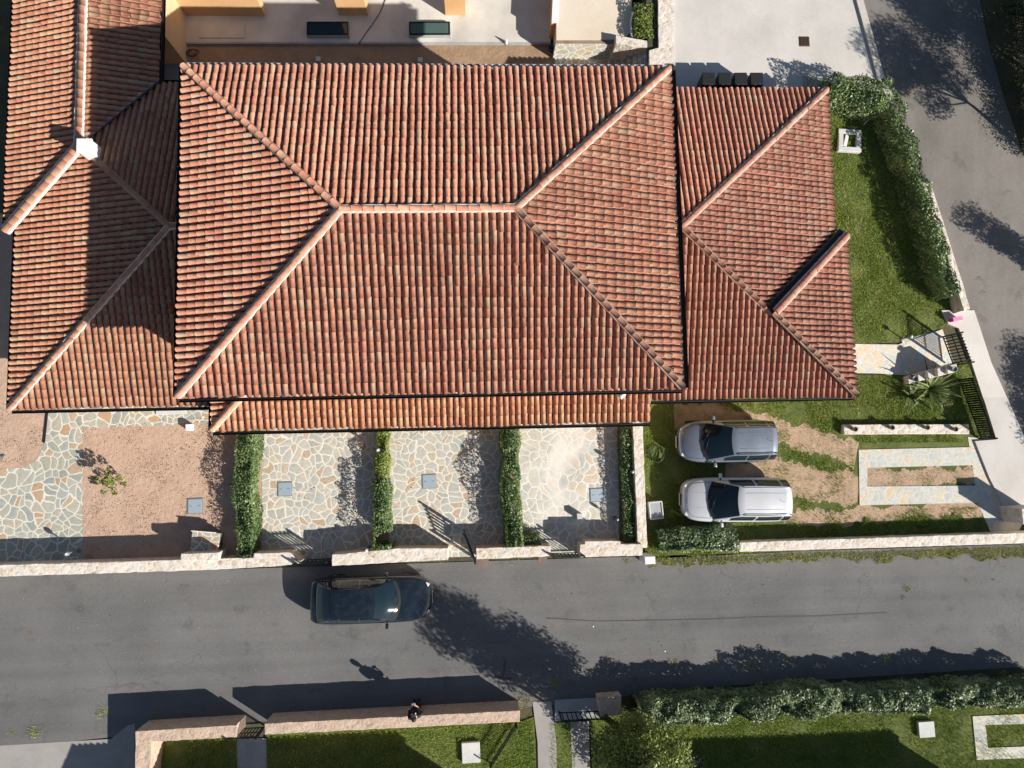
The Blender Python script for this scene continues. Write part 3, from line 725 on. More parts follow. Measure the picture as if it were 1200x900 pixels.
# roads
rdN = [(-120, -4.95), (7.2, -4.95), (24.5, -4.75), (120, -4.75)]
road_poly = [W(-120, -4.95), W(24.0, -4.75), W(120, -4.75), W(120, -9.6), W(24, -9.75), W(7, -10.15), W(4.2, -10.55), W(-9.0, -10.75), W(-16.0, -11.2), W(-22, -11.9), W(-120, -11.9)]
sheet('road', road_poly, M['asphalt'], 0.0)
sr = px((1003, -60), (1006, 0), (1032, 95), (1072, 200), (1102, 290), (1128, 370), (1148, 430), (1172, 500), (1190, 560), (1222, 600), (1225, 645)) 
sr += [W(24.5, -4.75), W(60, -4.75), W(60, -2)] + px((1300, 520), (1255, 380), (1215, 230), (1178, 120), (1158, 50), (1146, -10), (1130, -80))
sheet('side_road', sr, M['asphalt2'], .004)
sheet('concrete_yard', [p for p in px((789, -70), (789, 120), (990, 120), (1040, 118), (1030, 92), (1006, 0), (990, -70))], M['concrete'], .008)
raised('yard_kerb', px((1000, -70), (1002, 0), (1027, 92), (1040, 120), (1046, 117), (1035, 92), (1010, 0), (1008, -70)), .10, M['kerb'], kind='structure')
raised('pavement', px((1102, 364), (1140, 364), (1146, 382), (1160, 425), (1178, 465), (1200, 515), (1235, 590), (1240, 600), (1180, 604), (1158, 560), (1141, 517), (1166, 515), (1152, 470), (1137, 425), (1122, 385), (1110, 380)), .09, M['concrete'], kind='structure')
sheet('driveway_apron', [W(-60, -11.95)] + px((80, 869), (130, 866), (150, 850), (158, 848)) + px((158, 930), (150, 1000), (-60, 1000)), M['drive'], .004)
sheet('terrace', px((214, -60), (214, 51), (645, 51), (650, -60)), M['terrace'], .12)
MB().prism(px((214, 49), (645, 49), (645, 51.3), (214, 51.3), z=.1), -.1, .115).build('terrace_edge', M['greyslab']) 
tag(bpy.data.objects['terrace_edge'], kind='structure')
sheet('soil_strip', px((212, 51), (652, 51), (655, 230), (212, 230), z=0), M['soil'], .0)
sheet('alley', px((170, 50), (222, 50), (222, 200), (170, 200), z=0), M['alley'], .006)
tag(MB().prism(px((652, -60), (652, 46), (724, 46), (740, 38), (742, -60), z=1.22), -.1, 1.22).build('side_platform', M['cream']), kind='structure')
tag(MB().prism(px((651, 46.2), (722, 46.2), (722, 50.5), (651, 50.5), z=1.15), -.1, 1.15).build('platform_ledge', M['brownwall']), kind='structure')
tag(MB().prism(px((651, 50.6), (722, 50.6), (722, 52.6), (651, 52.6), z=1.1), -.1, 1.1).build('platform_facing', M['crazyV']), kind='structure')
sheet('stair_landing', px((650, 60), (722, 60), (722, 140), (650, 140), z=.1), M['crazyA'], .1)
# front plots
sheet('left_courtyard', px((-80, 250), (30, 250), (60, 470), (56, 500), (52, 520), (44, 538), (28, 548), (-80, 552), z=0), M['gravel'], .0)
sheet('left_paving', px((-80, 552), (28, 548), (44, 538), (52, 520), (56, 470), (247, 470), (247, 497), (97, 502), (97, 650), (97, 662), (-80, 666), z=0), M['crazyA'], .006)
sheet('gravel_plot', px((97, 500), (310, 480), (309, 664), (97, 668), z=0), M['gravel'], .002)
sheet('west_yard_paving', px((307, 470), (441, 470), (441, 654), (307, 661), z=0), M['crazyB'], .010)
sheet('planting_bed', px((440, 470), (457, 470), (457, 652), (440, 653), z=0), M['soil'], .005)
sheet('middle_yard_paving', px((456, 470), (588, 470), (590, 648), (456, 653), z=0), M['crazyB'], .012)
sheet('planting_bed', px((586, 470), (609, 470), (611, 647), (588, 648), z=0), M['soil'], .005)
sheet('east_yard_paving', px((607, 470), (723, 470), (726, 646), (609, 647), z=0), M['crazyC'], .011)
sheet('planting_bed', px((721, 470), (745, 470), (748, 645), (724, 645), z=0), M['soil'], .005)
MB().prism(px((51, 519), (53, 519), (58, 472), (56, 472), z=0), -.05, .05).build('bed_edging', M['blackplastic']); tag(bpy.data.objects['bed_edging'], kind='structure')
# gate thresholds
sheet('gate_threshold', px((345, 640), (389, 640), (389, 657), (345, 659), z=0), M['crazyB'], .014)
sheet('gate_threshold', px((523, 635), (560, 635), (560, 652), (523, 653), z=0), M['crazyB'], .016)
sheet('gate_threshold', px((643, 632), (682, 632), (682, 649), (643, 649), z=0), M['crazyC'], .015)
# east garden
eg = px((752, 440), (1030, 440), (1150, 420), (1158, 520), (1150, 560), (1190, 610), (1188, 634), (860, 650), (756, 655), z=0)
sheet('garden', eg, M['turf'], .0)
lawn = px((940, 90), (1032, 100), (1070, 190), (1125, 360), (1105, 384), (1055, 400), (1000, 405), (960, 420))
sheet('lawn', lawn, M['turf'], .002)
def track(uvs, width, name, m, off):
    pts = [Vector(p) for p in px(*uvs, z=0)]; le = []; ri = []
    fine = []
    for a, b in zip(pts[:-1], pts[1:]):
        k = max(2, int((b - a).length / .05)); fine += [a + (b - a) * i / k for i in range(k)]
    fine.append(pts[-1])
    for i, p in enumerate(fine):
        d = (fine[min(i + 1, len(fine) - 1)] - fine[max(0, i - 1)]).normalized(); n = Vector((-d.y, d.x)); w = width[0] + (width[1] - width[0]) * i / len(fine)
        fn_ = lambda sd_: float(vnoise(np.array([p.x]), np.array([p.y]), 1.3, sd_)[0] - .5) * .42 + float(vnoise(np.array([p.x]), np.array([p.y]), 5., sd_ + 1)[0] - .5) * .28 + R.gauss(0, .03)
        w1 = w + 2 * fn_(81); w2 = w + 2 * fn_(91); le.append(p + n * w1 / 2); ri.append(p - n * w2 / 2)
    poly = le + ri[::-1]; sheet(name, poly, m, off); return [tuple(p) for p in poly]
T1 = track([(790, 489), (850, 487), (905, 503), (960, 520), (1004, 531)], (.95, .95), 'dirt_track', M['dirt'], .005)
T2 = track([(850, 553), (920, 560), (970, 570), (1006, 576)], (1.5, 1.2), 'dirt_track', M['dirt'], .006)
T3 = track([(918, 608), (1000, 603), (1070, 598), (1150, 596)], (.62, .5), 'dirt_track', M['dirt'], .007)
T4 = track([(1016, 560), (1142, 556)], (.85, .7), 'dirt_track', M['dirt'], .0075)
raised('paving_strip', px((1006, 527), (1138, 524), (1142, 545), (1016, 548), (1016, 570), (1143, 569), (1146, 589), (1007, 592), z=0), .03, M['crazyD'], kind='structure')
sheet('drive_entrance', px((1134, 512), (1166, 516), (1200, 610), (1188, 634), (1165, 634), (1146, 590), z=0), M['crazyD'], .012)
MB().box((*(sum(px((1149, 522), (1170, 577), z=.02), Vector((0, 0))) / 2), .02), (.05, 1.95, .03), rad(-69.5) + rad(90)).build('gate_rail', M['rustmetal']); tag(bpy.data.objects['gate_rail'], 'thin rusty gate rail let into the drive entrance paving', 'rail')
sheet('entrance_paving', px((1000, 404), (1052, 404), (1104, 386), (1117, 425), (1063, 440), (1000, 436)), M['crazyD'], .03)
sheet('entrance_path', px((985, 403), (1054, 404), (1056, 438), (985, 437)), M['crazyD'], .036)
# south gardens
sg1 = px((172, 866), (280, 862), (280, 1010), (165, 1010), z=0); sheet('garden', sg1, M['turf'], .004)
sg2 = px((312, 860), (612, 845), (626, 840), (632, 1010), (312, 1010), z=0); sheet('garden', sg2, M['turf'], .004)
sg3 = px((645, 846), (672, 846), (678, 1010), (650, 1010), z=0); sheet('garden', sg3, M['turf'], .004)
sg4 = px((690, 835), (1290, 806), (1290, 1010), (700, 1010), z=0); sheet('garden', sg4, M['turf'], .004)
sheet('path', px((277, 866), (312, 865), (316, 1010), (283, 1010), z=0), M['greyslab'], .016)
sheet('path', px((624, 822), (646, 822), (652, 870), (654, 1010), (633, 1010), (630, 870), z=0), M['drive'], .018)
sheet('path', px((650, 820), (704, 817), (704, 840), (650, 845), z=0), M['greyslab'], .021)
sheet('path', px((668, 846), (690, 845), (694, 1010), (676, 1010), z=0), M['drive'], .017)
for a in ((1139, 839, 1300, 832, 1300, 846, 1154, 849, 1157, 876, 1300, 871, 1300, 884, 1144, 890),):
    raised('paved_border', px(*[(a[i], a[i + 1]) for i in range(0, 16, 2)], z=0), .04, M['crazyD'], kind='structure')

# ------------------------------------------------------------------ walls
def stone_wall(name, uvs, h, label, m='rubble', off=0., base=None, cut=.22, cat='wall', group=None, jit=.007):
    """rubble wall: outline of its top at height h, faces broken up and jittered"""
    bm = bmesh.new()
    pts = [P(u, v, h + off) for u, v in uvs]; zb = (off if base is None else base) - .06
    a = sum(pts[i].x * pts[(i + 1) % len(pts)].y - pts[(i + 1) % len(pts)].x * pts[i].y for i in range(len(pts)))
    if a < 0: pts = pts[::-1]
    n = len(pts); lo = [bm.verts.new((p.x, p.y, zb)) for p in pts]; hi = [bm.verts.new((p.x, p.y, h + off)) for p in pts]
    bm.faces.new(hi); bm.faces.new(lo[::-1])
    for i in range(n): bm.faces.new((lo[i], lo[(i + 1) % n], hi[(i + 1) % n], hi[i]))
    xs0, xs1 = min(p.x for p in pts), max(p.x for p in pts); ys0, ys1 = min(p.y for p in pts), max(p.y for p in pts)
    def cuts(lo_, hi_, ax):
        k = int((hi_ - lo_) / cut)
        for i in range(1, k + 1):
            c = [0, 0, 0]; c[ax] = lo_ + (hi_ - lo_) * i / (k + 1); d = [0, 0, 0]; d[ax] = 1
            bmesh.ops.bisect_plane(bm, geom=bm.verts[:] + bm.edges[:] + bm.faces[:], plane_co=c, plane_no=d, dist=1e-5)
    cuts(xs0, xs1, 0); cuts(ys0, ys1, 1); cuts(zb, h + off, 2)
    for v in bm.verts:
        if v.co.z > zb + .02: v.co += Vector((R.gauss(0, jit), R.gauss(0, jit), R.gauss(0, jit * .7)))
    me = bpy.data.meshes.new(name); bm.to_mesh(me); bm.free(); me.materials.append(M[m])
    o = link(bpy.data.objects.new(name, me)); b = o.modifiers.new('bevel', 'BEVEL'); b.width = .018; b.segments = 2; b.limit_method = 'ANGLE'; b.angle_limit = rad(50)
    return tag(o, label, cat, group)
w1 = stone_wall('stone_wall', [(-70, 664.5), (212, 656), (297, 653.5), (297, 648.5), (340, 647.5), (352, 657), (352, 661.5), (256, 667.5), (-70, 678)], .92, 'longest cream stone wall along the road in front of the pink gravel plot')
nich = stone_wall('wall_pier', [(212, 649), (256, 647.5), (256, 657), (212, 657.5)], 1.12, None, cat=None); nich.parent = w1
stone_wall('stone_wall', [(389, 650), (470, 642.5), (525, 642.5), (525, 656), (389, 663)], .92, 'cream stone wall along the road directly above the dark parked car')
stone_wall('stone_wall', [(558, 642.5), (645, 639.5), (645, 652), (558, 655.5)], .92, 'short cream stone wall between the open gate and the small slatted gate')
w5 = stone_wall('stone_wall', [(680, 638), (686, 638), (686, 634.5), (727, 634.5), (727, 638), (753, 638), (753, 651), (680, 653)], .95, 'short cream stone wall with a thicker middle between slatted gate and white post')
stone_wall('stone_wall', [(741, 490), (753, 490), (758.5, 642), (747.5, 642)], .75, 'long narrow pale wall running from porch to road beside the grass parking plot', cut=.2)
stone_wall('stone_wall', [(858, 636), (1225, 623.5), (1225, 636), (858, 647)], .62, 'low cream stone wall with weeds at its foot along the driveway plot')
stone_wall('stone_wall', [(159, 857), (277, 850), (277, 864), (178, 869), (173, 925), (158, 925)], 1.08, 'L shaped pinkish stone wall at the corner of the south garden', m='rubble_pink')
stone_wall('stone_wall', [(310, 848), (609, 832.5), (609, 846), (310, 861)], 1.08, 'long straight pinkish stone wall beside the standing person', m='rubble_pink')
stone_wall('stone_wall', [(989, 497.5), (1135, 497), (1136, 508.5), (989, 509)], .26, 'low narrow stone wall with round pots on top between two grass strips')
stone_wall('stone_wall', [(1055, 397), (1100, 382), (1106, 391), (1060, 406)], .35, 'low pale kerb wall on the lawn side of the slatted entrance gate', off=.0, base=-.1)
sw = MB()
for i, hh_ in enumerate((.3, .5, .7, .9, 1.05)):
    u = 1064 + i * 11.4; v = 440.5 - i * 2.9; zg = g(15, 3)
    sw.prism([P(a_, b_, hh_ + zg).xy for a_, b_ in ((u, v), (u + 11.4, v - 2.9), (u + 12.4, v + 6.4), (u + 1, v + 9.3))], -.1, hh_ + zg)
tag(sw.build('stone_wall', M['rubble'], None, .02), 'pale stepped wall between entrance paving and the strap leaved plant', 'wall')
stone_wall('stone_wall', [(1044, 112), (1051, 112), (1084, 195), (1112, 280), (1137, 362), (1130, 364), (1104, 284), (1076, 200)], .22 + g(15, 9), 'low whitish wall between the long hedge and the side road', base=-.1, cut=.3)
stone_wall('stone_wall', [(700, 817), (728, 815), (728, 838), (704, 840)], .5, 'short brown stone pier beside the south slatted gate', m='rubble_pink')
stone_wall('gate_pier', [(1197, 596), (1222, 594), (1224, 612), (1199, 614)], 1.25, 'square stone gate pier at the drive entrance by the frame edge')
# north stair group
stone_wall('stone_wall', [(770, -60), (789, -60), (789, 76), (761, 76), (761, 59), (772, 56)], RZ + .12, 'white stone retaining wall between the concrete yard and the stair', m='rubble', base=-.1)
stone_wall('stone_wall', [(722, 41), (742, 45), (773, 50), (770, 57), (741, 54), (722, 50)], 1.6, 'short white angled wall under the square planter', base=0.1)
planter = thing('planter', 'square raised planter of dense green shrub in the corner by the stair', 'planter')
pl_ = [(741, 8), (772, 3), (773, 50), (741, 45)]
MB().prism([p for p in px(*pl_, z=1.3)], -.05, 1.3).build('planter_bed', M['soil'], planter)
MB().tube([P(741, 45, 1.36), P(739.5, 40, 1.36), P(739.5, 25, 1.36), P(741, 15, 1.36), P(747, 9, 1.36), P(770, 3, 1.36)], .045, 8).build('rim', M['white'], planter)
hv = [P(757, 6, 1.6).xy, P(757, 45, 1.6).xy]
hp = hedge('shrub', hv, .95, .38, 'dense dark green shrub filling the square planter', m='bushy', leaf=.1, z0=1.3, dens=520, cat='shrub')
steps = MB()
for i in range(6):
    a, b = 722 + i * 6.6, 762
    q = px((a, 50 + i * 1.2), (b, 57), (b, 130), (a, 130), z=.2 + .2 * (i + 1))
    steps.prism(q, -.05, .2 + .21 * (i + 1))
st = steps.build('stair', M['crazyA'], None, .01); tag(st, 'short stone stair climbing east beside the main roof', 'stair')

# ------------------------------------------------------------------ gates and fences
def bar_gate(name, a, b, h, label, nb=9, m='blackmetal', base=0.03, group=None, posts=True, cat='gate', slat=None):
    a, b = Vector((a[0], a[1], base)), Vector((b[0], b[1], base)); L = (b - a).length; d = (b - a) / L; rz = math.atan2(d.y, d.x)
    root = thing(name, label, cat, a, rz, group)
    fr = MB()
    for z in (.08, h - .1): fr.box((L / 2, 0, z), (L, .035, .045))
    if h > 1: fr.box((L / 2, 0, h * .5), (L, .03, .04))
    fr.build('frame', M[m], root)
    bw = slat or .022
    src = MB().box((0, 0, h / 2 + .02), (bw, .02, h - .06)).build('bar', M[m], root); src.location = (.06, 0, 0)
    for i in range(1, nb): 
        c = src.copy(); COL.objects.link(c); c.parent = root; c.location = (.06 + (L - .12) * i / (nb - 1), 0, 0)
    if posts:
        for x in (-.03, L + .03): MB().box((x, 0, h / 2 + .03), (.06, .06, h + .1)).build('post', M[m], root)
    return root
q = px((353, 656), (388, 654), z=0); bar_gate('gate', q[0], q[1], 1.15, 'closed dark bar gate in the road wall near the rear of the parked car', 8, slat=.085)
q = px((556.5, 653.5), (544, 622), z=0); bar_gate('gate', q[0], q[1], 1.15, 'dark bar gate standing open into the middle paved yard', 7, slat=.085)
q = px((646, 648), (679, 647), z=0); bar_gate('gate', q[0], q[1], 1.1, 'closed dark slatted gate in the road wall by the palest paved yard', 8, slat=.05)
q = px((278, 853), (310, 851), z=0); bar_gate('gate', q[0], q[1], 1.1, 'closed dark slatted gate between the two pinkish stone walls', 9, slat=.045)
q = px((656, 834), (707, 832), z=0); bar_gate('gate', q[0], q[1], 1.0, 'closed dark slatted gate at the end of the south garden path', 10, slat=.04)
q0, q1 = PG(1103, 396), PG(1112, 428); bar_gate('gate', q0.xy, q1.xy, 1.25, 'black slatted entrance gate at the end of the pale garden path', 9, base=q0.z + .05, slat=.05)
q0, q1 = PG(1124, 446), PG(1147, 513)
bar_gate('fence', q0.xy, q1.xy, .95, 'black iron bar fence between garden and pale pavement', 26, base=q1.z + .05, cat='fence', slat=.066)
q = px((575, 893), (604, 847), z=0); bar_gate('fence', q[0], q[1], 0.5, 'low dark bar fence crossing the sunlit south lawn', 22, cat='fence', slat=.03)

# ------------------------------------------------------------------ hedges, plants
hl = lambda *uv: [PG(u, v).xy for u, v in uv]
hedge('hedge', hl((958, 117), (995, 124), (1022, 128)), 1.1, 1.35, 'dark green hedge along the concrete yard at the corner of the east roof', leaf=.10, lump=.22)
hedge('hedge', hl((1024, 128), (1048, 190), (1074, 270), (1097, 352)), .66, 1.25, 'long dark green hedge beside the side road and lawn', leaf=.10, lump=.22)
hedge('hedge', [P(u, v).xy for u, v in ((296, 500), (294, 560), (295, 648))], .85, 1.0, 'green hedge between pink gravel plot and the first paved yard', lump=.3)
hedge('hedge', [P(u, v).xy for u, v in ((450, 500), (448, 560))], .55, .75, 'thin patchy hedge half under the porch eave', gaps=.3, lump=.3, m='bushy')
hedge('hedge', [P(u, v).xy for u, v in ((449, 562), (452, 640))], .66, 1.0, 'dense hedge between the first and second paved yards near the road', lump=.32, gaps=.2)
hedge('hedge', [P(u, v).xy for u, v in ((597, 500), (597, 560), (601, 636))], .72, 1.1, 'tall narrow hedge between the second and third paved yards', lump=.32)
hedge('hedge', [P(u, v).xy for u, v in ((606, 632), (640, 631))], .6, .7, 'short loose hedge behind the wall beside the slatted road gate', m='pitt', lump=.3, gaps=.25)
hedge('hedge', [P(u, v).xy for u, v in ((732, 500), (734, 560), (736, 640))], .6, .6, 'low grassy hedge strip beside the long narrow pale wall', m='laurel', leaf=.07, dens=500)
hedge('hedge', [P(u, v).xy for u, v in ((766, 632), (815, 629), (855, 627))], .95, .95, 'big leaved rounded hedge behind the white parked car', leaf=.12, lump=.25, m='pitt')
hedge('hedge', [P(u, v).xy for u, v in ((742, 825), (900, 815), (1040, 809), (1215, 803))], 1.0, 1.2, 'long pale leaved hedge along the south edge of the road', leaf=.11, dens=640, lump=.3, m='pitt')
# dark leafy growth along the side road
for i, (u, v, r, h) in enumerate(((1172, 18, 1.0, 1.6), (1190, 70, 1.2, 1.9), (1196, 120, 1.0, 1.6), (1215, 175, 1.2, 1.8))):
    b = PG(u + 8, v)
    lab = ['dark shrub at the top corner beside the side road', 'second dark shrub down the side road edge', 'dark shrub beside the bare tree shadow on the side road', 'dark shrub at the root of the tree shadow by the frame edge'][i]
    clump_tree('shrub', b, h * .5, [(R.uniform(-.3, .3), R.uniform(-.6, .6), h * R.uniform(.45, .8), r * R.uniform(.5, .75)) for _ in range(6)], lab, 'oliv' if i in (1, 2) else 'pine', .09, 420, .06, cat='shrub')
# trees whose crowns stand outside the frame; their shadows fall over the side road
clump_tree('tree', PG(1197, 172), 2.3, [(.3, .2, 3.5, .85), (-.5, .5, 3.0, .7), (.9, -.3, 3.9, .8), (-.9, -.2, 3.3, .6), (.1, 1.0, 3.9, .75), (.3, -.9, 3.0, .6), (-.2, .2, 4.4, .7), (.9, .8, 3.3, .6), (.5, .6, 4.3, .8), (1.0, .2, 3.0, .7), (-.2, -.5, 3.9, .7)], 'leaning tree rooted at the side road edge, casting the long branching shadow', 'pine', .10, 620, .09, (.25, .1))
clump_tree('tree', PG(1225, 96), 2.4, [(.0, .0, 3.6, 1.0), (-.7, .6, 3.4, .8), (.8, .3, 4.0, .9), (.1, .9, 4.4, .8), (-.2, -.7, 3.2, .8), (.6, -.6, 3.6, .8), (0, .4, 2.8, .8)], 'dense tree outside the top corner above the side road', 'pine', .11, 700, .11, (.1, .1))
clump_tree('tree', PG(1262, 345), 2.0, [(-.35, .25, 3.5, .6), (.1, 0, 3.2, .65), (.5, -.3, 3.0, .6), (.9, -.5, 2.8, .6), (1.1, -.7, 2.4, .6), (.2, .1, 2.6, .5)], 'slim tree beyond the side road, casting the single oval shadow', 'pine', .10, 800, .08, (.2, 0))
clump_tree('tree', PG(1300, 500), 2.0, [(0, 0, 2.6, .8), (.6, -.6, 3.0, .8), (.3, .7, 2.4, .8), (.9, .1, 3.5, .8)], 'dense tree shading the kerb of the side road near the crossing', 'pine', .10, 700, .09, (.1, 0))
clump_tree('tree', PG(1305, 560), 1.6, [(0, 0, 2.2, .8), (.5, .5, 2.6, .8), (.4, -.7, 2.3, .8), (.9, .2, 3.0, .8)], 'bushy tree beyond the road crossing at the frame edge', 'pine', .10, 700, .09, (.1, 0))
for i, (u, v, r_, lab) in enumerate(((1192, 20, .9, 'low dark bush on the bank in the top corner of the picture'), (1200, 50, .9, 'low dark bush on the bank just below the top corner'), (1215, 95, 1.0, 'low dark bush between the bank shrubs by the side road'), (1222, 140, 1.0, 'low dark bush under the leaning tree'), (1188, -20, .9, 'low dark bush on the bank above the picture edge'))):
    clump_tree('shrub', PG(u, v), .4, [(R.uniform(-.7, .7), R.uniform(-.7, .7), R.uniform(.5, 1.0), r_ * R.uniform(.5, .8)) for _ in range(6)], lab, 'pine' if i % 2 else 'laurel', .10, 520, .05, cat='shrub')
# south trees
clump_tree('tree', P(730, 856), 1.6, [(0, .1, 1.5, .65), (-.6, .2, 1.2, .55), (.6, .1, 1.6, .6), (.1, -.6, 1.7, .6), (-.5, -.5, 1.3, .5), (.5, .6, 1.3, .5), (.1, .8, 1.9, .6), (.9, -.3, 1.9, .6), (-.1, .0, 2.6, .95), (.6, .5, 3.1, .9), (-.7, .3, 3.2, .9), (.3, -.5, 3.6, .95), (-.2, .5, 4.0, .9), (.9, .1, 3.5, .8), (-.7, -.2, 4.3, .8), (.4, .1, 4.8, .85), (-.2, .3, 5.4, .75), (.2, -.2, 5.9, .6), (1.4, .4, 2.6, .6)], 'tall leafy yellow green tree by the garden path whose broad shadow crosses the road', 'bushy', .12, 620, .14, (.1, .1))
clump_tree('shrub', P(752, 836), .4, [(0, 0, .9, .45), (-.5, .1, .8, .4), (.5, -.1, .9, .4), (.1, -.4, 1.0, .4), (-.9, -.2, .6, .35)], 'loose yellow green shrub growing into the west end of the pale hedge', 'bushy', .12, 380, .05, cat='shrub')
clump_tree('shrub', P(712, 884), .4, [(0, 0, .7, .45), (-.2, .6, .6, .4), (.2, -.6, .7, .45)], 'dark shrub beside the south garden path', 'laurel', .12, 420, .05, cat='shrub')
clump_tree('shrub', P(797, 884), .4, [(0, 0, .6, .5), (.5, -.2, .5, .4), (-.4, .3, .5, .4)], 'grey green shrub on the shaded lawn next to the leafy tree', 'oliv', .08, 520, .04, cat='shrub')
# small fig on the gravel plot
clump_tree('shrub', P(137, 563), .55, [(.1, 0, .82, .22), (.42, .12, .7, .16), (-.3, .05, .75, .18), (.15, -.25, .62, .15), (-.3, -.4, .45, .13), (.05, .36, .78, .15), (.5, -.1, .5, .13), (-.55, .15, .6, .13), (.1, -.5, .4, .12), (.15, .1, 1.05, .16)], 'small young yellow green shrub alone on the pink gravel', 'fig', .13, 300, .02, cat='shrub', asp=.6)
clump_tree('shrub', P(1098, 470), .3, [(0, 0, .35, .28), (.25, -.1, .4, .2), (-.25, .1, .35, .2)], 'round straw coloured bush at the foot of the black fence', 'fig', .06, 900, .03, cat='shrub')
def strap_plant(base, n, L, label):
    root = thing('strap_plant', label, 'plant', base); V = []; F = []; T = []
    for i in range(n):
        a = R.uniform(0, 2 * math.pi); el = R.uniform(.35, 1.35); l = L * R.uniform(.55, 1.25); w = R.uniform(.03, .05); k = len(V); S = 8; bend = R.uniform(.3, 1.3); p = Vector((0, 0, .1)); e = el; t = R.random()
        for s in range(S + 1):
            ww = w * (1 - (s / S) ** 2.2) + .004; sd_ = Vector((-math.sin(a), math.cos(a), 0))
            V += [p - sd_ * ww, p + sd_ * ww]; e -= bend / S; p = p + Vector((math.cos(a) * math.cos(e), math.sin(a) * math.cos(e), math.sin(e))) * l / S
        for s in range(S): F.append((k + 2 * s, k + 2 * s + 1, k + 2 * s + 3, k + 2 * s + 2)); T.append(min(1, max(0, t + R.gauss(0, .05))))
    soup('leaf_rosette', np.array([tuple(v) for v in V]), np.array(F), np.array(T), M['strap'], root)
    MB().lathe((0, 0, -.05), [(.12, 0), (.10, .1), (.07, .25)], 10).build('stem', M['bark'], root); return root
sp = strap_plant(PG(1086, 456), 60, 1.3, 'large strap leaved plant arching over the black fence')
strap_plant(PG(1064, 464), 30, .9, 'smaller strap leaved plant on the garden side of the large one')

# ------------------------------------------------------------------ grass
trk = [T1, T2, T3, T4]
stripP = [tuple(p) for p in px((1000, 520), (1146, 518), (1150, 594), (1002, 596), z=0)]
entP = [tuple(p) for p in px((985, 400), (1054, 400), (1106, 382), (1120, 424), (1062, 442), (985, 440))]
drvP = [tuple(p) for p in px((1132, 510), (1168, 514), (1204, 610), (1190, 634), (1163, 634), (1144, 590), z=0)]
def garden_prob(x, y):
    q = np.clip((vnoise(x, y, 1.1, 2) * .6 + vnoise(x, y, 3.1, 4) * .4 - .33) * 3.6, .06, 1)
    enc = np.clip((vnoise(x, y, 1.4, 61) * .6 + vnoise(x, y, 5, 62) * .4 - .54) * 4, 0, .9)
    jx, jy = x + .5 * (vnoise(x, y, 3.0, 63) - .5) + NR.normal(0, .09, len(x)), y + .5 * (vnoise(x, y, 3.0, 64) - .5) + NR.normal(0, .09, len(x))
    for t in trk: q = np.where(inpoly(jx, jy, t), .02 + enc * .6, q)
    q = np.where(inpoly(x, y, stripP), 0, q); q = np.where(inpoly(x, y, drvP), 0, q); q = np.where(inpoly(x, y, entP), 0, q)
    # bare soil under the eave and around the parked cars
    q = np.where((x > 9) & (x < 17) & (y > -.4 + .25 * vnoise(x, y, 2, 6)) & (y < 1.2) & (vnoise(x, y, 1.4, 31) > .55), q * .25, q)
    return q
grass('garden_grass', eg, 1150, 'rough green grass between the dirt tracks of the parking garden', garden_prob, (.045, .115), w=.018, off=.0, seed=4)
sA = px((1018, 549), (1140, 548), (1140, 568), (1018, 569), z=0)
grass('garden_grass', sA, 900, 'thin grass between the two pale paving strips', lambda x, y: np.clip((vnoise(x, y, 2.2, 12) - .45) * 3, 0, 1), (.03, .08), seed=8)
def lawn_prob(x, y): return np.clip(.3 + 1.5 * (vnoise(x, y, 1.3, 14) - .28), .15, 1)
grass('lawn_grass', lawn, 1300, 'green lawn between the east roof and the long hedge', lawn_prob, (.045, .11), w=.018, seed=6)
sgp = lambda x, y: np.clip(.3 + 1.5 * (vnoise(x, y, 1.0, 15) - .2), .2, 1)
grass('dry_grass', eg, 330, 'straw coloured dry grass mixed into the parking garden', lambda x, y: garden_prob(x, y) * np.clip((vnoise(x, y, 1.2, 44) * .6 + vnoise(x, y, 3.3, 45) * .4 - .42) * 4, .05, 1), (.05, .13), 'weed', w=.02, seed=46)
grass('dry_grass', lawn, 260, 'straw coloured dry grass mixed into the lawn', lambda x, y: np.clip((vnoise(x, y, 1.0, 47) * .6 + vnoise(x, y, 3.1, 48) * .4 - .42) * 4, .04, 1), (.05, .12), 'weed', w=.02, seed=49)
for i, (pg, lab) in enumerate(((sg1, 'shaded grass inside the L shaped wall'), (sg2, 'grass lawn behind the long pinkish wall'), (sg3, 'bright grass strip between the two south paths'), (sg4, 'grass lawn below the long pale hedge'))):
    pg = [tuple(p) for p in pg]; ylo = -15.2
    pg = [(p[0], max(p[1], ylo)) for p in pg]
    grass('south_grass', pg, 1000, lab, sgp, (.05, .13), w=.018, seed=20 + i)
def strip(u0, v0, u1, v1, w): 
    a, b = P(u0, v0).xy, P(u1, v1).xy; return [a, b, b - Vector((0, w)), a - Vector((0, w))]
wp = lambda th: (lambda x, y: np.clip((vnoise(x, y, 1.3, 41) * .6 + vnoise(x, y, 4, 42) * .4 - th) * 5, 0, 1))
vg = strip(760, 655, 1215, 640, .62)
def verge_prob(x, y):
    a, b = vg[0], vg[1]; d = (a[1] + (b[1] - a[1]) * (x - a[0]) / (b[0] - a[0])) - y
    reach = .10 + .55 * vnoise(x, x * 0, 1.9, 50) * vnoise(x, x * 0 + 3, .7, 51) + .22 * vnoise(x, x * 0, 5, 52)
    return np.where(d < reach, .85, 0)
grass('verge_weeds', vg, 1500, 'dry yellow green weeds along the foot of the driveway wall', verge_prob, (.05, .14), 'weed', w=.018, seed=33)
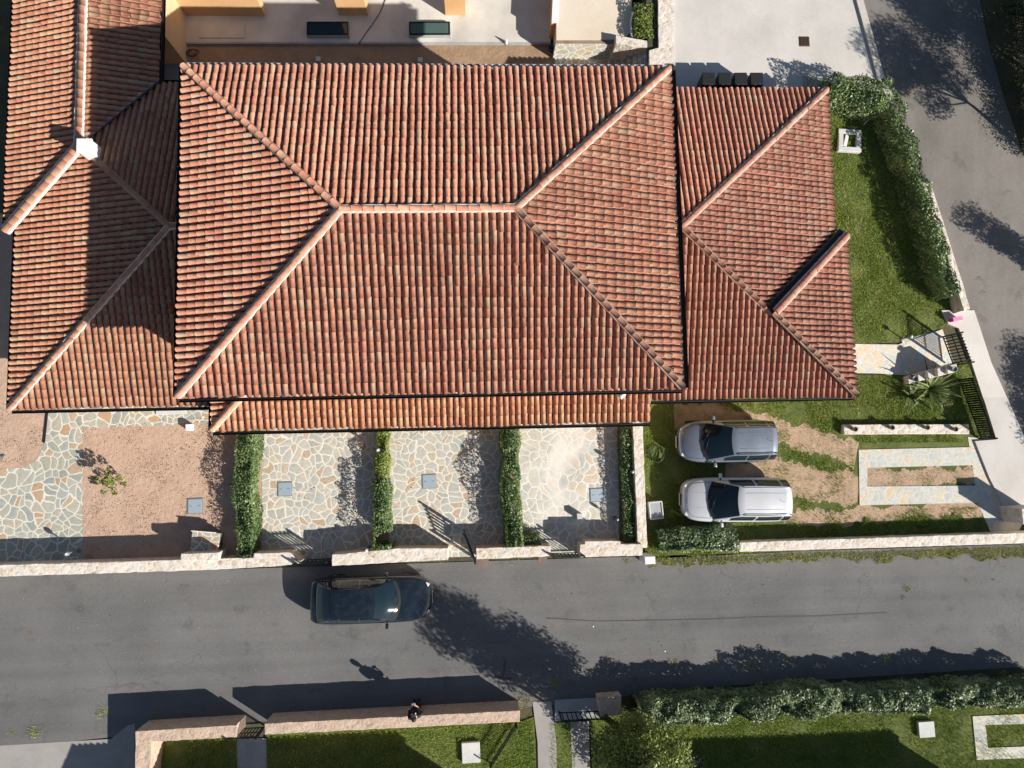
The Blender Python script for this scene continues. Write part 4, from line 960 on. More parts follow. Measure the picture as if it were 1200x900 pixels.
for (u, v, r) in ((120, 834, .36), (40, 858, .35), (14, 858, .2), (692, 788, .2), (790, 776, .25), (843, 775, .3), (876, 780, .4), (921, 770, .25), (1040, 772, .35), (1064, 690, .22), (1057, 700, .14), (1133, 681, .16), (1164, 679, .14), (613, 822, .4), (650, 800, .4), (1175, 790, .3), (105, 652, .16), (181, 628, .1), (150, 655, .14), (520, 640, .12), (578, 640, .14), (484, 51, .2), (1140, 345, .2), (1134, 330, .16), (300, 662, .12), (470, 664, .12), (600, 660, .15), (735, 657, .2), (1068, 600, .25), (985, 478, .3)):
    c = P(u, v); rr = r
    grass('weed_tuft', [c.xy + Vector((rr * math.cos(t), rr * .8 * math.sin(t))) for t in [k * .6283 for k in range(10)]], 900, 'patch of dry weeds growing through the road edge',
          lambda x, y: np.clip(1.1 - np.hypot(x - c.x, (y - c.y) * 1.2) / rr + .4 * (vnoise(x, y, 6, 1) - .5), 0, 1), (.04, .11), 'weed', seed=int(u))
gk = strip(1100, 310, 1140, 310, .3)
# the weed patches read as one scatter of ground cover
def merge(prefix, name, label):
    os_ = [o for o in bpy.data.objects if o.name.split('.')[0] == prefix]; V = []; T = []
    for o in os_:
        me = o.data; n = len(me.vertices); c = np.empty(n * 3, np.float32); me.vertices.foreach_get('co', c); V.append(c.reshape(-1, 3))
        t = np.empty(len(me.polygons), np.float32); me.attributes['tint'].data.foreach_get('value', t); T.append(t); m = me.materials[0]
        bpy.data.objects.remove(o); bpy.data.meshes.remove(me)
    V = np.concatenate(V); T = np.concatenate(T)
    tag(soup(name, V, np.arange(len(V)).reshape(-1, 3), T, m), label, kind='stuff')
merge('weed_tuft', 'road_weeds', 'dry weed patches growing through the road edge')

# ------------------------------------------------------------------ cars
def car(label, loc, rz, L, Wd, paint, st, beltz, zr, xs, wb, wt, wheels, roof_glass=None, rails=False, cool=False):
    """st: body stations from nose to tail (x from centre, half width, bottom, shoulder height, top height);
    xs: windscreen base, roof front, roof rear, rear glass base"""
    root = thing('parked_car', label, 'car', loc, rz)
    V = []; F = []; K = 7
    for (x, w, zb, zs, zt) in st:
        half = [(.78 * w, zb), (.97 * w, zb + .07), (w, zb + (zs - zb) * .45), (.985 * w, zs - .07), (.93 * w, zs + .01), (.55 * w, zs + (zt - zs) * .8), (0, zt)]
        ring = [(x, -y, z) for y, z in half] + [(x, y, z) for y, z in half[-2::-1]]
        V += ring
    n = 2 * K - 1
    for i in range(len(st) - 1):
        for k in range(n - 1): F.append((i * n + k, i * n + k + 1, (i + 1) * n + k + 1, (i + 1) * n + k))
        F.append((i * n + n - 1, i * n, (i + 1) * n, (i + 1) * n + n - 1))
    F += [tuple(range(n)), tuple(range((len(st) - 1) * n, len(st) * n))[::-1]]
    b = MB(); b.add(V, F, True); body = b.build('body', paint, root, sub=2)
    x1, x2, x3, x4 = xs; bz = beltz
    # greenhouse: rings from screen base over the roof to the rear glass base
    xm = (x2 + x3) / 2
    rings = [(x1 - .06, wb * .97, bz + .0, .24, .02), (x1 * .45 + x2 * .55 - .03, wt * .6 + wb * .4, bz * .42 + zr * .58, .17, .03), (x2, wt, zr - .02, .08, .035), (xm, wt * 1.015, zr, .0, .045), (x3, wt * .97, zr - .035, -.04, .035), (x3 * .45 + x4 * .55, wt * .55 + wb * .43, zr * .5 + bz * .5 , -.05, .03), (x4, wb * .94, bz + .02, -.07, .02)]
    def top(s, v):
        i = min(int(s), len(rings) - 2); t = s - i; a, c = rings[i], rings[i + 1]
        q = [a[k] + (c[k] - a[k]) * t for k in range(5)]; e = 1 - v * v
        return Vector((q[0] + q[3] * e, q[1] * v, q[2] + q[4] * e))
    def side(s, h, sg):
        p = top(s, sg); i = min(int(s), len(rings) - 2)
        q = Vector((p.x, sg * (wb * (1 - .04 * abs(s - 3) / 3) + .015), bz - .03)); r = p.lerp(q, h); r.y += sg * .025 * math.sin(math.pi * h); return r
    def grid(fn, u0, u1, nu, v0, v1, nv, off=0.):
        vs = [fn(u0 + (u1 - u0) * i / nu, v0 + (v1 - v0) * j / nv) for i in range(nu + 1) for j in range(nv + 1)]
        fs = [(i * (nv + 1) + j, i * (nv + 1) + j + 1, (i + 1) * (nv + 1) + j + 1, (i + 1) * (nv + 1) + j) for i in range(nu) for j in range(nv)]
        return vs, fs
    cab = MB(); cab.add(*grid(top, 0, 6, 24, -1, 1, 8), True)
    for sg in (-1, 1): cab.add(*grid(lambda s, h: side(s, h, sg), 0, 6, 24, 0, 1, 3), True)
    cab.build('cabin', paint, root)
    def pane(name, fn, u0, u1, nu, v0, v1, nv, off, m=M['glassdark']):
        vs, fs = grid(fn, u0, u1, nu, v0, v1, nv); p = MB(); cen = Vector((0, 0, .7)); sh = []
        # push the pane out along its own normal
        a, c, d = vs[0], vs[nv], vs[-1]; nn = (c - a).cross(d - a).normalized(); mid = vs[len(vs) // 2]
        if nn.dot(mid - Vector((mid.x * .6, 0, bz))) < 0: nn = -nn
        p.add([v + nn * off for v in vs], fs, True); return p.build(name, m, root)
    pane('windscreen', top, .03, 1.93, 8, -.95, .95, 8, .014)
    pane('rear_window', top, 4.15, 5.75, 6, -.86, .86, 6, .014)
    for sg in (-1, 1):
        for (s0, s1) in ((1.2, 2.62), (2.72, 3.65), (3.74, 4.45)):
            pane('side_window', lambda s, h: side(s, h, sg), s0, s1, 5, .10, .80, 3, .016)
        if rails:
            MB().tube([top(2.1, sg * .93) + Vector((0, 0, .02)), top(2.25, sg * .93) + Vector((0, 0, .06)), top(3, sg * .93) + Vector((0, 0, .06)), top(3.85, sg * .93) + Vector((0, 0, .06)), top(4.0, sg * .93) + Vector((0, 0, .02))], .018, 6).build('roof_rail', rails, root)
        mx = x1 - .32
        mr = MB().box((mx, sg * (wb + .16), bz + .06), (.13, .2, .13), 0, None, .8).build('mirror', paint, root, .03)
        MB().box((mx, sg * (wb + .03), bz + .02), (.06, .12, .04)).build('mirror_arm', M['blackplastic'], mr)
        nose, tail = st[0], st[-1]
        hx = st[1][0]
        MB().box((hx - .13, sg * (st[1][1] * .84), st[1][3] + .0), (.30, .20, .09), sg * -.5).build('headlight', M['lampglass'], root, .035)
        tx = st[-2][0]
        MB().box((tx + .035, sg * (st[-2][1] * .86), st[-2][3] - .16), (.13, .14, .20), sg * .35).build('tail_light', M['redglass'], root, .03)
        # wipers
    for yy in (-.05, .5):
        a = top(.12, yy * .9) + Vector((0, 0, .03)); c = top(.42, yy * .9 - .62) + Vector((0, 0, .03)); MB().tube([a, c], .012, 5).build('wiper', M['blackplastic'], root)
    cw = MB(); cw.add([top(0, v) + Vector((.05, 0, .012)) for v in (-.95, -.5, 0, .5, .95)] + [top(0.09, v) + Vector((0, 0, .022)) for v in (-.95, -.5, 0, .5, .95)], [(i, i + 1, i + 6, i + 5) for i in range(4)]); cw.build('cowl', M['tyre'], root)
    # grille, bumpers, plates
    gx = st[0][0]
    MB().box((gx + .0, 0, (st[0][3] + st[0][2]) / 2 + .08), (.05, st[0][1] * 1.05, .14)).build('grille', M['blackplastic'], root, .02)
    for sx, xx in ((1, st[0][0] + .012), (-1, st[-1][0] - .012)):
        MB().box((xx + sx * .018, 0, .46), (.012, .50, .11)).build('number_plate', M['plate'], root)
    MB().tube([(x2 * .2 + x3 * .8, 0, zr + .04), (x2 * .2 + x3 * .8 - .09, 0, zr + .13)], .007, 5).build('aerial', M['blackplastic'], root)
    for wx in wheels:
        for sg in (-1, 1):
            w = MB().lathe((wx, sg * (Wd / 2 - .115), .32), [(.20, -.10), (.30, -.105), (.325, -.08), (.325, .08), (.30, .105), (.20, .10)], 28, 'Y').build('wheel', M['tyre'], root)
            r = MB(); r.lathe((wx, sg * (Wd / 2 - .045), .32), [(.05, -.02), (.2, -.02), (.215, .02), (.19, .03)], 24, 'Y')
            for k in range(5):
                t = k * 1.2566; r.box((wx + .11 * math.cos(t), sg * (Wd / 2 - .02), .32 + .11 * math.sin(t)), (.2, .02, .045), 0, Matrix.Rotation(-t, 3, 'Y'))
            r.build('rim', M['chrome'], w)
    # panel gaps on the bonnet and tailgate
    dg = bpy.context.evaluated_depsgraph_get(); ev = body.evaluated_get(dg)
    def on(x, y):
        h = ev.ray_cast(Vector((x, y, 3)), Vector((0, 0, -1))); return Vector((x, y, h[1].z + .002)) if h[0] else None
    hw = st[3][1]; nx = st[1][0] - .10
    line = [(x1 - .02, -.80 * hw)] + [(x1 + (nx - x1) * k / 6, -(.80 - .10 * (k / 6) ** 2) * hw) for k in range(1, 6)] + [(nx, -.5 * hw), (nx + .04, 0), (nx, .5 * hw)] + [(x1 + (nx - x1) * k / 6, (.80 - .10 * (k / 6) ** 2) * hw) for k in range(5, 0, -1)] + [(x1 - .02, .80 * hw)]
    pts = [q for q in (on(*l_) for l_ in line) if q is not None]
    if len(pts) > 4: MB().tube(pts, .007, 5).build('bonnet_seam', M['blackplastic'], root)
    for v_ in (-.55, .55):
        if rails: MB().tube([top(s_ / 4., v_) + Vector((0, 0, .002)) for s_ in range(9, 16)], .006, 5).build('roof_groove', M['greyplastic'], root)
        MB().tube([on(x1 + .05 + k * .12, v_ * .55) or Vector((x1, 0, bz)) for k in range(6)], .004, 5).build('bonnet_crease', paint, root)
    return root
bk = [(2.36, .40, .26, .52, .60), (2.26, .63, .20, .63, .72), (2.0, .81, .18, .73, .80), (1.6, .90, .18, .80, .88), (.9, .915, .18, .87, .97), (0, .915, .18, .90, .98), (-1.0, .915, .18, .93, .99), (-1.7, .90, .20, .95, 1.02), (-2.12, .86, .22, .93, 1.02), (-2.30, .76, .26, .86, .94), (-2.36, .60, .32, .72, .78)]
a, b = P(364, 704, .75), P(504.5, 702, .75); c = (a + b) / 2
car('dark navy parked saloon car alone on the grey road', (c.x, c.y, 0), math.atan2(b.y - a.y, b.x - a.x) + rad(.8), 4.72, 1.83, M['paint_black'], bk, .95, 1.43, (.98, .13, -1.38, -2.02), .82, .55, (1.42, -1.38))
sv = [(1.97, .36, .30, .60, .68), (1.86, .61, .22, .70, .80), (1.58, .77, .20, .84, .94), (1.2, .86, .20, .92, 1.04), (.6, .87, .20, .97, 1.1), (0, .87, .20, .99, 1.1), (-.9, .87, .20, 1.02, 1.1), (-1.6, .85, .22, 1.03, 1.1), (-1.85, .80, .26, 1.02, 1.08), (-1.96, .70, .32, .9, .96)]
a, b = P(794, 518, .7), P(908, 516, .8); c = (a + b) / 2
car('silver blue parked car nearer the roof on the dirt track', (c.x, c.y, 0), math.atan2(b.y - a.y, b.x - a.x) + math.pi, 3.95, 1.76, M['paint_silver'], sv, 1.03, 1.56, (.93, -.06, -1.78, -1.90), .79, .56, (1.22, -1.25), rails=M['blackplastic'])
wh = [(2.14, .43, .30, .66, .74), (2.04, .68, .24, .78, .86), (1.78, .83, .22, .88, .96), (1.3, .90, .22, .96, 1.05), (.6, .905, .22, 1.0, 1.12), (0, .905, .22, 1.02, 1.12), (-1.0, .905, .22, 1.04, 1.12), (-1.8, .89, .24, 1.05, 1.12), (-2.05, .84, .28, 1.03, 1.1), (-2.14, .76, .34, .92, .98)]
a, b = P(799.5, 586, .7), P(922, 585, .9); c = (a + b) / 2
car('white estate car with bright roof rails parked beside the rounded hedge', (c.x, c.y, 0), math.atan2(b.y - a.y, b.x - a.x) + math.pi - rad(.5), 4.3, 1.82, M['paint_white'], wh, 1.05, 1.68, (.98, .06, -1.98, -2.09), .82, .58, (1.32, -1.32), rails=M['chrome'])

# ------------------------------------------------------------------ person
def skin_mesh(name, verts, edges, radii, m, parent, root_i=0, sub=2):
    me = bpy.data.meshes.new(name); me.from_pydata([tuple(v) for v in verts], edges, []); me.materials.append(m)
    o = link(bpy.data.objects.new(name, me), parent); k = o.modifiers.new('skin', 'SKIN'); k.use_smooth_shade = True
    sv_ = me.skin_vertices[0].data
    for i, r in enumerate(radii): sv_[i].radius = (r, r) if not isinstance(r, tuple) else r
    sv_[root_i].use_root = True
    s = o.modifiers.new('sub', 'SUBSURF'); s.levels = s.render_levels = sub; return o
def person(loc, rz):
    root = thing('person', 'person in dark clothes and a white collar standing on the road behind the pinkish wall', 'person', loc, rz)
    # facing +Y (towards the street); arms bent forward holding a small dark remote
    v = [(0, 0, .95), (0, .0, 1.12), (0, -.01, 1.32), (0, -.01, 1.44), (0, .01, 1.52), (0, .02, 1.62), (0, .03, 1.70)]; e = [(i, i + 1) for i in range(6)]; r = [(.14, .11), (.125, .1), (.15, .1), (.09, .07), (.055, .055), (.082, .09), (.07, .08)]
    hands = []
    for sg in (-1, 1):
        k = len(v); v += [(sg * .19, -.01, 1.41), (sg * .25, -.02, 1.13), (sg * .15, .22, 1.10), (sg * .085, .29, 1.12), (sg * .06, .33, 1.13)]
        e += [(3, k), (k, k + 1), (k + 1, k + 2), (k + 2, k + 3), (k + 3, k + 4)]; r += [.055, .045, .032, (.035, .022), (.03, .02)]
        for j in range(4):
            q = len(v); x0 = sg * (.045 + .012 * (j - 1.5)); ln = (.026, .031, .029, .023)[j]
            v += [(x0 + sg * .012, .355, 1.135 + .012 * (1.5 - j)), (x0 - sg * .012, .355 + ln * .6, 1.13 + .012 * (1.5 - j)), (x0 - sg * .028, .35 + ln * .4, 1.12 + .012 * (1.5 - j))]
            e += [(k + 4, q), (q, q + 1), (q + 1, q + 2)]; r += [.009, .0085, .008]
        q = len(v); v += [(sg * .05, .31, 1.155), (sg * .03, .34, 1.165)]; e += [(k + 3, q), (q, q + 1)]; r += [.011, .009]
        k = len(v); v += [(sg * .09, 0, .88), (sg * .10, .01, .50), (sg * .10, -.02, .10), (sg * .105, .02, .05), (sg * .115, .14, .035)]
        e += [(0, k), (k, k + 1), (k + 1, k + 2), (k + 2, k + 3), (k + 3, k + 4)]; r += [.085, .06, .042, .045, (.045, .03)]
    body = skin_mesh('body', v, e, r, M['skin'], root)
    hd = MB(); hd.lathe((0, .025, 1.655), [(.03, -.12), (.07, -.08), (.083, -.01), (.088, .05), (.075, .1), (.045, .125), (.01, .132)], 18)
    nose = hd; nose.add([(-.014, .108, 1.63), (.014, .108, 1.63), (0, .135, 1.63), (0, .105, 1.68)], [(0, 2, 1), (0, 3, 2), (1, 2, 3), (0, 1, 3)])
    for sg in (-1, 1): hd.lathe((sg * .088, .02, 1.655), [(.008, -.03), (.02, -.012), (.02, .014), (.008, .03)], 8)
    hh = hd.build('head', M['skin'], body)
    for sg in (-1, 1): MB().lathe((sg * .032, .104, 1.672), [(.004, -.008), (.011, 0), (.004, .008)], 8).build('eye', M['blackplastic'], hh)
    MB().box((0, .108, 1.605), (.05, .012, .012)).build('mouth', mat('lip', (.35, .14, .12), .5), hh)
    MB().lathe((0, .008, 1.675), [(.092, -.06), (.1, .0), (.098, .06), (.075, .105), (.04, .125), (.005, .13)], 18).build('hair', M['hair'], body)
    jv = [(0, 0, .86), (0, 0, 1.08), (0, -.01, 1.28), (0, -.01, 1.42)]; je = [(0, 1), (1, 2), (2, 3)]; jr = [(.18, .13), (.155, .12), (.175, .125), (.11, .09)]
    for sg in (-1, 1):
        k = len(jv); jv += [(sg * .19, -.01, 1.405), (sg * .255, -.02, 1.13), (sg * .165, .20, 1.10)]; je += [(3, k), (k, k + 1), (k + 1, k + 2)]; jr += [.075, .062, .05]
    skin_mesh('jacket', jv, je, jr, M['cloth_black'], body)
    tv = [(0, 0, .93)]; te = []; trr = [(.165, .125)]
    for sg in (-1, 1):
        k = len(tv); tv += [(sg * .095, 0, .84), (sg * .105, .01, .5), (sg * .105, -.015, .08)]; te += [(0, k), (k, k + 1), (k + 1, k + 2)]; trr += [.1, .078, .065]
    skin_mesh('trousers', tv, te, trr, M['cloth_navy'], body)
    col_ = MB(); col_.box((-.055, .085, 1.435), (.035, .12, .03), .35); col_.box((.055, .085, 1.435), (.035, .12, .03), -.35);  col_.build('collar', M['cloth_white'], body, .008)
    for sg in (-1, 1): MB().box((sg * .105, .055, .045), (.095, .28, .09), 0, None, .8).build('shoe', M['blackplastic'], body, .03)
    return root
pp = P(489.5, 824, 0)
person((pp.x, pp.y, .0), rad(12))
rc = MB().box((pp.x - .07, pp.y + .36, 1.13), (.15, .09, .04), rad(12)).build('remote_control', M['greyplastic'], None, .012); tag(rc, 'small dark remote control held in both hands of the standing person', 'remote control')

# ------------------------------------------------------------------ small things
def cover(uv, s, label, m='galv', zz=.03, group=None):
    p = PG(*uv); root = thing('drain_cover', label, 'drain cover', p, rad(1), group)
    MB().box((0, 0, zz * .5), (s + .07, s + .07, zz)).build('frame', M['greyplastic'], root, .006)
    l = MB().box((0, 0, zz * .5 + .008), (s, s, zz)).build('lid', M[m], root, .008)
    MB().box((s * .3, 0, zz + .014), (.08, .02, .01)).build('handle', M['greyplastic'], l)
    MB().box((-s * .3, 0, zz + .014), (.08, .02, .01)).build('handle', M['greyplastic'], l)
cover((229, 593), .55, 'pale blue square drain cover on the pink gravel')
cover((334, 573), .52, 'pale blue square drain cover on the beige paved yard left of the middle hedge')
cover((503, 564), .52, 'pale blue square drain cover in the middle paved yard')
cover((699, 580), .50, 'pale blue square drain cover with leaf shadows in the palest paved yard')
p = PG(942.5, 49); gr = thing('drain_grate', 'brown square iron grate in the white concrete yard', 'drain grate', p)
MB().box((0, 0, .02), (.42, .42, .03)).build('frame', M['grate'], gr, .004)
for i in range(6): MB().box((-.16 + i * .064, 0, .04), (.03, .34, .02)).build('slat', M['rustmetal'], gr)
def slab(uv, wx, wy, h, label, name='stone_slab', cat='slab', m='slab', rz=1.5):
    p = PG(*uv); o = MB().box((p.x, p.y, p.z + h / 2), (wx, wy, h), rad(rz)).build(name, M[m], None, .012); return tag(o, label, cat)
slab((552, 880), .72, .78, .18, 'white square slab on the sunlit south lawn beside the low bar fence')
slab((1083, 853), .66, .62, .18, 'white square slab on the lawn below the long pale hedge')
slab((201, 482), 1.2, .25, .06, 'bright white flat slab against the west house wall', rz=1)
slab((224, 501), .22, .26, .3, 'small white box at the edge of the pink gravel by the porch corner', 'utility_box', 'box', 'white')
cab_ = thing('meter_cabinet', 'dark stone topped cabinet behind the road wall on the pink gravel', 'cabinet', P(246, 635, 0), rad(-6))
MB().box((0, 0, .24), (1.0, .82, .48)).build('cabinet_body', M['greyplastic'], cab_, .01)
MB().box((0, 0, .51), (1.08, .9, .06)).build('stone_top', M['crazyA'], cab_, .01)
MB().box((-.1, .46, .54), (.95, .03, .07)).build('edge_strip', M['white'], cab_)
p = PG(755, 652); o = MB().box((p.x, p.y, .5), (.42, .30, 1.0), rad(1)).build('marker_post', M['white'], None, .015); tag(o, 'short white square post at the road end of the narrow wall', 'post')
# water trough beside narrow wall
tr_ = thing('water_trough', 'grey green rounded trough against the narrow wall near the white car', 'trough', P(766, 597, 0), rad(4))
MB().box((0, 0, .2), (.56, .72, .4), 0, None, 1.0).build('basin', M['greyslab'], tr_, .05)
MB().box((0, 0, .405), (.46, .62, .012)).build('inner_floor', M['greyslab'], tr_)
rim = MB()
for x, y, a, b_ in ((0, .34, .56, .05), (0, -.34, .56, .05), (.26, 0, .05, .64), (-.26, 0, .05, .64)): rim.box((x, y, .42), (a, b_, .05))
rim.build('rim', M['slab'], tr_, .012)
# hose coil
hc = MB(); pc_ = P(769, 532, .04); pts = [(pc_.x + (.28 + .03 * math.sin(t * .7)) * math.cos(t), pc_.y + (.34 + .03 * math.cos(t)) * math.sin(t), .04 + .008 * t) for t in [k * .3 for k in range(64)]]
tag(hc.tube(pts, .016, 6).build('garden_hose', mat('green_hose', (.015, .045, .025), .6)), 'dark green hose coiled on the grass by the narrow wall', 'hose')
# garden lamps
def lamp(uv, h, label, z=0., r=.09, m='greyplastic'):
    p = P(*uv, z); root = thing('garden_lamp', label, 'lamp', p)
    MB().lathe((0, 0, 0), [(.10, 0), (.10, .02), (.03, .04)], 14).build('base', M[m], root)
    MB().lathe((0, 0, 0), [(.022, .02), (.022, h)], 10).build('pole', M[m], root)
    MB().lathe((0, 0, h), [(.05, 0), (r, .05), (r, .14), (r * .8, .17)], 16).build('lamp_head', M[m], root)
    MB().lathe((0, 0, h + .15), [(r * .62, 0), (r * .5, .05), (.01, .065)], 14).build('lens', M['lampglass'], root)
lamp((93, 645), .75, 'garden lamp by the road wall where paving meets pink gravel')
lamp((4, 535), .7, 'garden lamp on the far left gravel bed at the frame edge')
lamp((433, 641), .75, 'garden lamp behind the wall left of the open gate')
lamp((736, 552), .75, 'garden lamp among the low grassy strip beside the narrow wall', r=.07)
lamp((446, 527), .7, 'garden lamp inside the thin patchy hedge by the porch')
lamp((1057, 397), .5, 'round grey lamp on the corner of the lawn kerb', z=g(15, 4))
lamp((720, 607), .5, 'short garden lamp in the shadow corner of the palest yard', r=.06)
slab((678, 604), .22, .22, .35, 'small pale square box standing on the palest yard', 'utility_box', 'box', 'slab')
for i, (u, v) in enumerate(((1000, 503), (1043, 501), (1084, 501), (1117, 503))):
    root = thing('clay_pot', ['first', 'second', 'third', 'fourth'][i] + ' small round pot from the parking end of the low narrow wall', 'pot', P(u, v, .27), 0, 'pots along the low wall')
    MB().lathe((0, 0, 0), [(.07, 0), (.10, .16), (.115, .18), (.09, .19), (.08, .13)], 16).build('pot_body', M['brownwall'], root)
    MB().lathe((0, 0, .12), [(.078, 0), (.05, .02), (.01, .03)], 10).build('pot_soil', M['blackplastic'], root)
for i, (u, v, hq) in enumerate(((1070, 444, .3), (1116, 433, 1.05))):
    root = thing('clay_pot', ['round dark pot on the low end of the stepped wall', 'round dark pot on the high end of the stepped wall'][i], 'pot', P(u, v, hq + g(15, 3)))
    MB().lathe((0, 0, 0), [(.08, 0), (.12, .14), (.13, .16), (.10, .17), (.09, .12)], 16).build('pot_body', M['greyplastic'], root)
    MB().lathe((0, 0, .1), [(.088, 0), (.05, .02), (.01, .03)], 10).build('pot_soil', M['blackplastic'], root)
# concrete well frame on the lawn
p = PG(994, 166); wf = thing('well_frame', 'square white concrete frame open in the middle on the lawn', 'concrete frame', p, rad(-4))
for x, y, a, b_ in ((0, .38, .98, .2), (0, -.38, .98, .2), (.38, 0, .2, .56), (-.38, 0, .2, .56)):
    MB().box((x, y, .05), (a, b_, .2)).build('frame_side', M['slab'], wf, .02)
MB().box((-.16, -.02, .12), (.14, .5, .06), rad(-12)).build('tile_scrap', M['white'], wf, .01)
p = PG(1016, 141, .1); tag(MB().box((p.x, p.y, p.z + .25), (.72, .06, .03), 0, (Matrix.Rotation(rad(47), 3, 'Z') @ Matrix.Rotation(rad(-22), 3, 'Y'))).build('plank', M['wood'], None, .005), 'narrow grey plank leaning in the shade below the corner hedge', 'plank')
# pink box
p = PG(1117, 375, .1); pb_ = thing('storage_box', 'bright magenta box at the end of the long hedge on the pale pavement', 'box', p, rad(8))
MB().box((0, 0, .14), (.40, .16, .28), 0, None, 1.05).build('box_body', M['pink'], pb_, .02)
MB().box((0, 0, .29), (.43, .18, .03)).build('lid', mat('pale_pink_plastic', (.75, .25, .45), .4), pb_, .01)
# blue bucket
p = P(646, 59, 0); bb_ = thing('bucket', 'small blue bucket at the foot of the ochre wall end', 'bucket', p)
MB().lathe((0, 0, 0), [(.10, 0), (.13, .26), (.14, .27), (.125, .27), (.10, .05)], 16).build('bucket_body', M['blue'], bb_)
MB().tube([(-.13, 0, .26), (-.17, .05, .2), (-.12, .14, .16), (.0, .17, .15), (.12, .1, .2), (.13, 0, .26)], .008, 5).build('handle', M['blackmetal'], bb_)
tag(MB().lathe(P(593, 52, .02), [(.05, 0), (.07, .2), (.02, .42)], 10).build('pipe_stub', M['white'], None), 'short white pipe stub at the edge of the terrace', 'pipe')
for u, v, lab in ((374, 72, 'small grey box on the shaded soil strip, the one further west'), (493, 73, 'small grey box on the shaded soil strip, the one further east')):
    p = P(u, v, 0); root = thing('utility_box', lab, 'box', p); MB().box((0, 0, .1), (.18, .18, .2)).build('box_body', M['greyslab'], root, .01); MB().box((0, 0, .21), (.2, .2, .02)).build('lid', M['slab'], root)
# skylights
for (u0, u1, lab, gm) in ((359, 409, 'dark glazed skylight in the shaded part of the terrace', 'glassdark'), (479, 528, 'green glazed skylight at the edge of the sunlight on the terrace', 'glassgreen')):
    q = px((u0, 25), (u1, 25), (u1, 42), (u0, 42), z=.3); cx = sum(p.x for p in q) / 4; cy = sum(p.y for p in q) / 4; wx, wy = abs(q[1].x - q[0].x), abs(q[0].y - q[3].y)
    root = thing('skylight', lab, 'skylight', (cx, cy, .12), rad(.5))
    MB().box((0, 0, .09), (wx, wy, .18)).build('kerb', M['greyslab'], root, .01)
    for x, y, a, b_ in ((0, wy / 2 - .06, wx - .06, .05), (0, -wy / 2 + .06, wx - .06, .05), (wx / 2 - .05, 0, .05, wy - .16), (-wx / 2 + .05, 0, .05, wy - .16)): MB().box((x, y, .2), (a, b_, .05)).build('frame', M['blackmetal'], root)
    MB().box((0, 0, .19), (wx - .14, wy - .16, .03)).build('pane', M[gm], root)
tag(MB().tube([P(455, -8, .14), P(445, 15, .135), P(438, 26, .135), P(428, 40, .135), P(420, 52, .13)], .016, 6).build('cable', M['blackplastic']), 'thin black cable lying across the terrace', 'cable')
tag(MB().tube([P(223 + 6 * math.cos(t) + t * .4, 62 + 4 * math.sin(t), .04 + .01 * t) for t in [k * .5 for k in range(26)]], .02, 6).build('cable_coil', M['blackplastic']), 'black coil of cable lying in the shaded soil strip corner', 'cable')
tag(raised('threshold_slab', px((234, 29), (287, 29), (287, 45), (234, 45), z=.1), .155, M['terrace']), 'low rectangular screed slab on the shaded terrace corner', 'slab')
# wheelie bins
for i, u in enumerate((830.5, 848.8, 867, 885.2)):
    p = PG(u - 9, 106); root = thing('wheelie_bin', ['black wheelie bin at the west end of the row', 'black wheelie bin second from the west', 'black wheelie bin second from the hedge', 'black wheelie bin nearest the hedge'][i] + ' behind the east roof', 'wheelie bin', (p.x, p.y - .03, p.z), math.pi + rad(R.uniform(-2, 2)), 'wheelie bins in a row')
    MB().box((0, 0, .5), (.42, .42, .86), 0, None, 1.2).build('bin_body', M['blackplastic'], root, .02)
    MB().box((0, -.02, .965), (.53, .52, .06), 0, None, .95).build('lid', M['blackplastic'], root, .015)
    MB().tube([(-.2, .36, .9), (.2, .36, .9)], .018, 6).build('handle', M['greyplastic'], root)
    for sg in (-1, 1): MB().lathe((sg * .2, .24, .1), [(.03, -.03), (.1, -.03), (.1, .03), (.03, .03)], 14, 'Y').build('wheel', M['tyre'], root)
for u, v, lab in ((695, 734, 'small white scrap of litter in the middle of the road'), (779, 763, 'pale stone lying on the road near the weeds')):
    p = P(u, v, 0); b = MB(); b.lathe((p.x, p.y, 0), [(.028, 0), (.034, .012), (.015, .02)], 6); tag(b.build('litter', M['white']), lab, 'litter')
b = MB()
for q in (px((591, 773), (594, 773), (591, 793), (588, 793), z=0), px((579, 792), (600, 794), (600, 797), (579, 795), z=0)): b.add([(*p, .006) for p in q], [(3, 2, 1, 0)])
pj = [P(u, v, .006) for u, v in ((640, 724), (700, 728), (760, 727), (830, 726), (900, 723), (960, 722), (1040, 718))]; k0 = []
for i, q in enumerate(pj): k0 += [q + Vector((0, .012 + R.uniform(0, .03), 0)), q - Vector((0, .012 + R.uniform(0, .02), 0))]
for i in range(len(pj) - 1): b.add([k0[2 * i + 1], k0[2 * i + 3], k0[2 * i + 2], k0[2 * i]], [(0, 1, 2, 3)])
tag(b.build('road_patch', mat('tar_line', (.075, .074, .075), .85)), kind='structure')
for i, q in enumerate((((558, 655), (573, 655), (572, 665), (559, 665)), ((631, 652), (641, 652), (641, 660), (631, 660)))):
    sheet('rust_patch', px(*q, z=0), M['dirt2'] if 'dirt2' in M else M.setdefault('dirt2', concrete('rusty_asphalt', (.15, .10, .08), (.2, .15, .125), .2, 3)), .003 + .001)

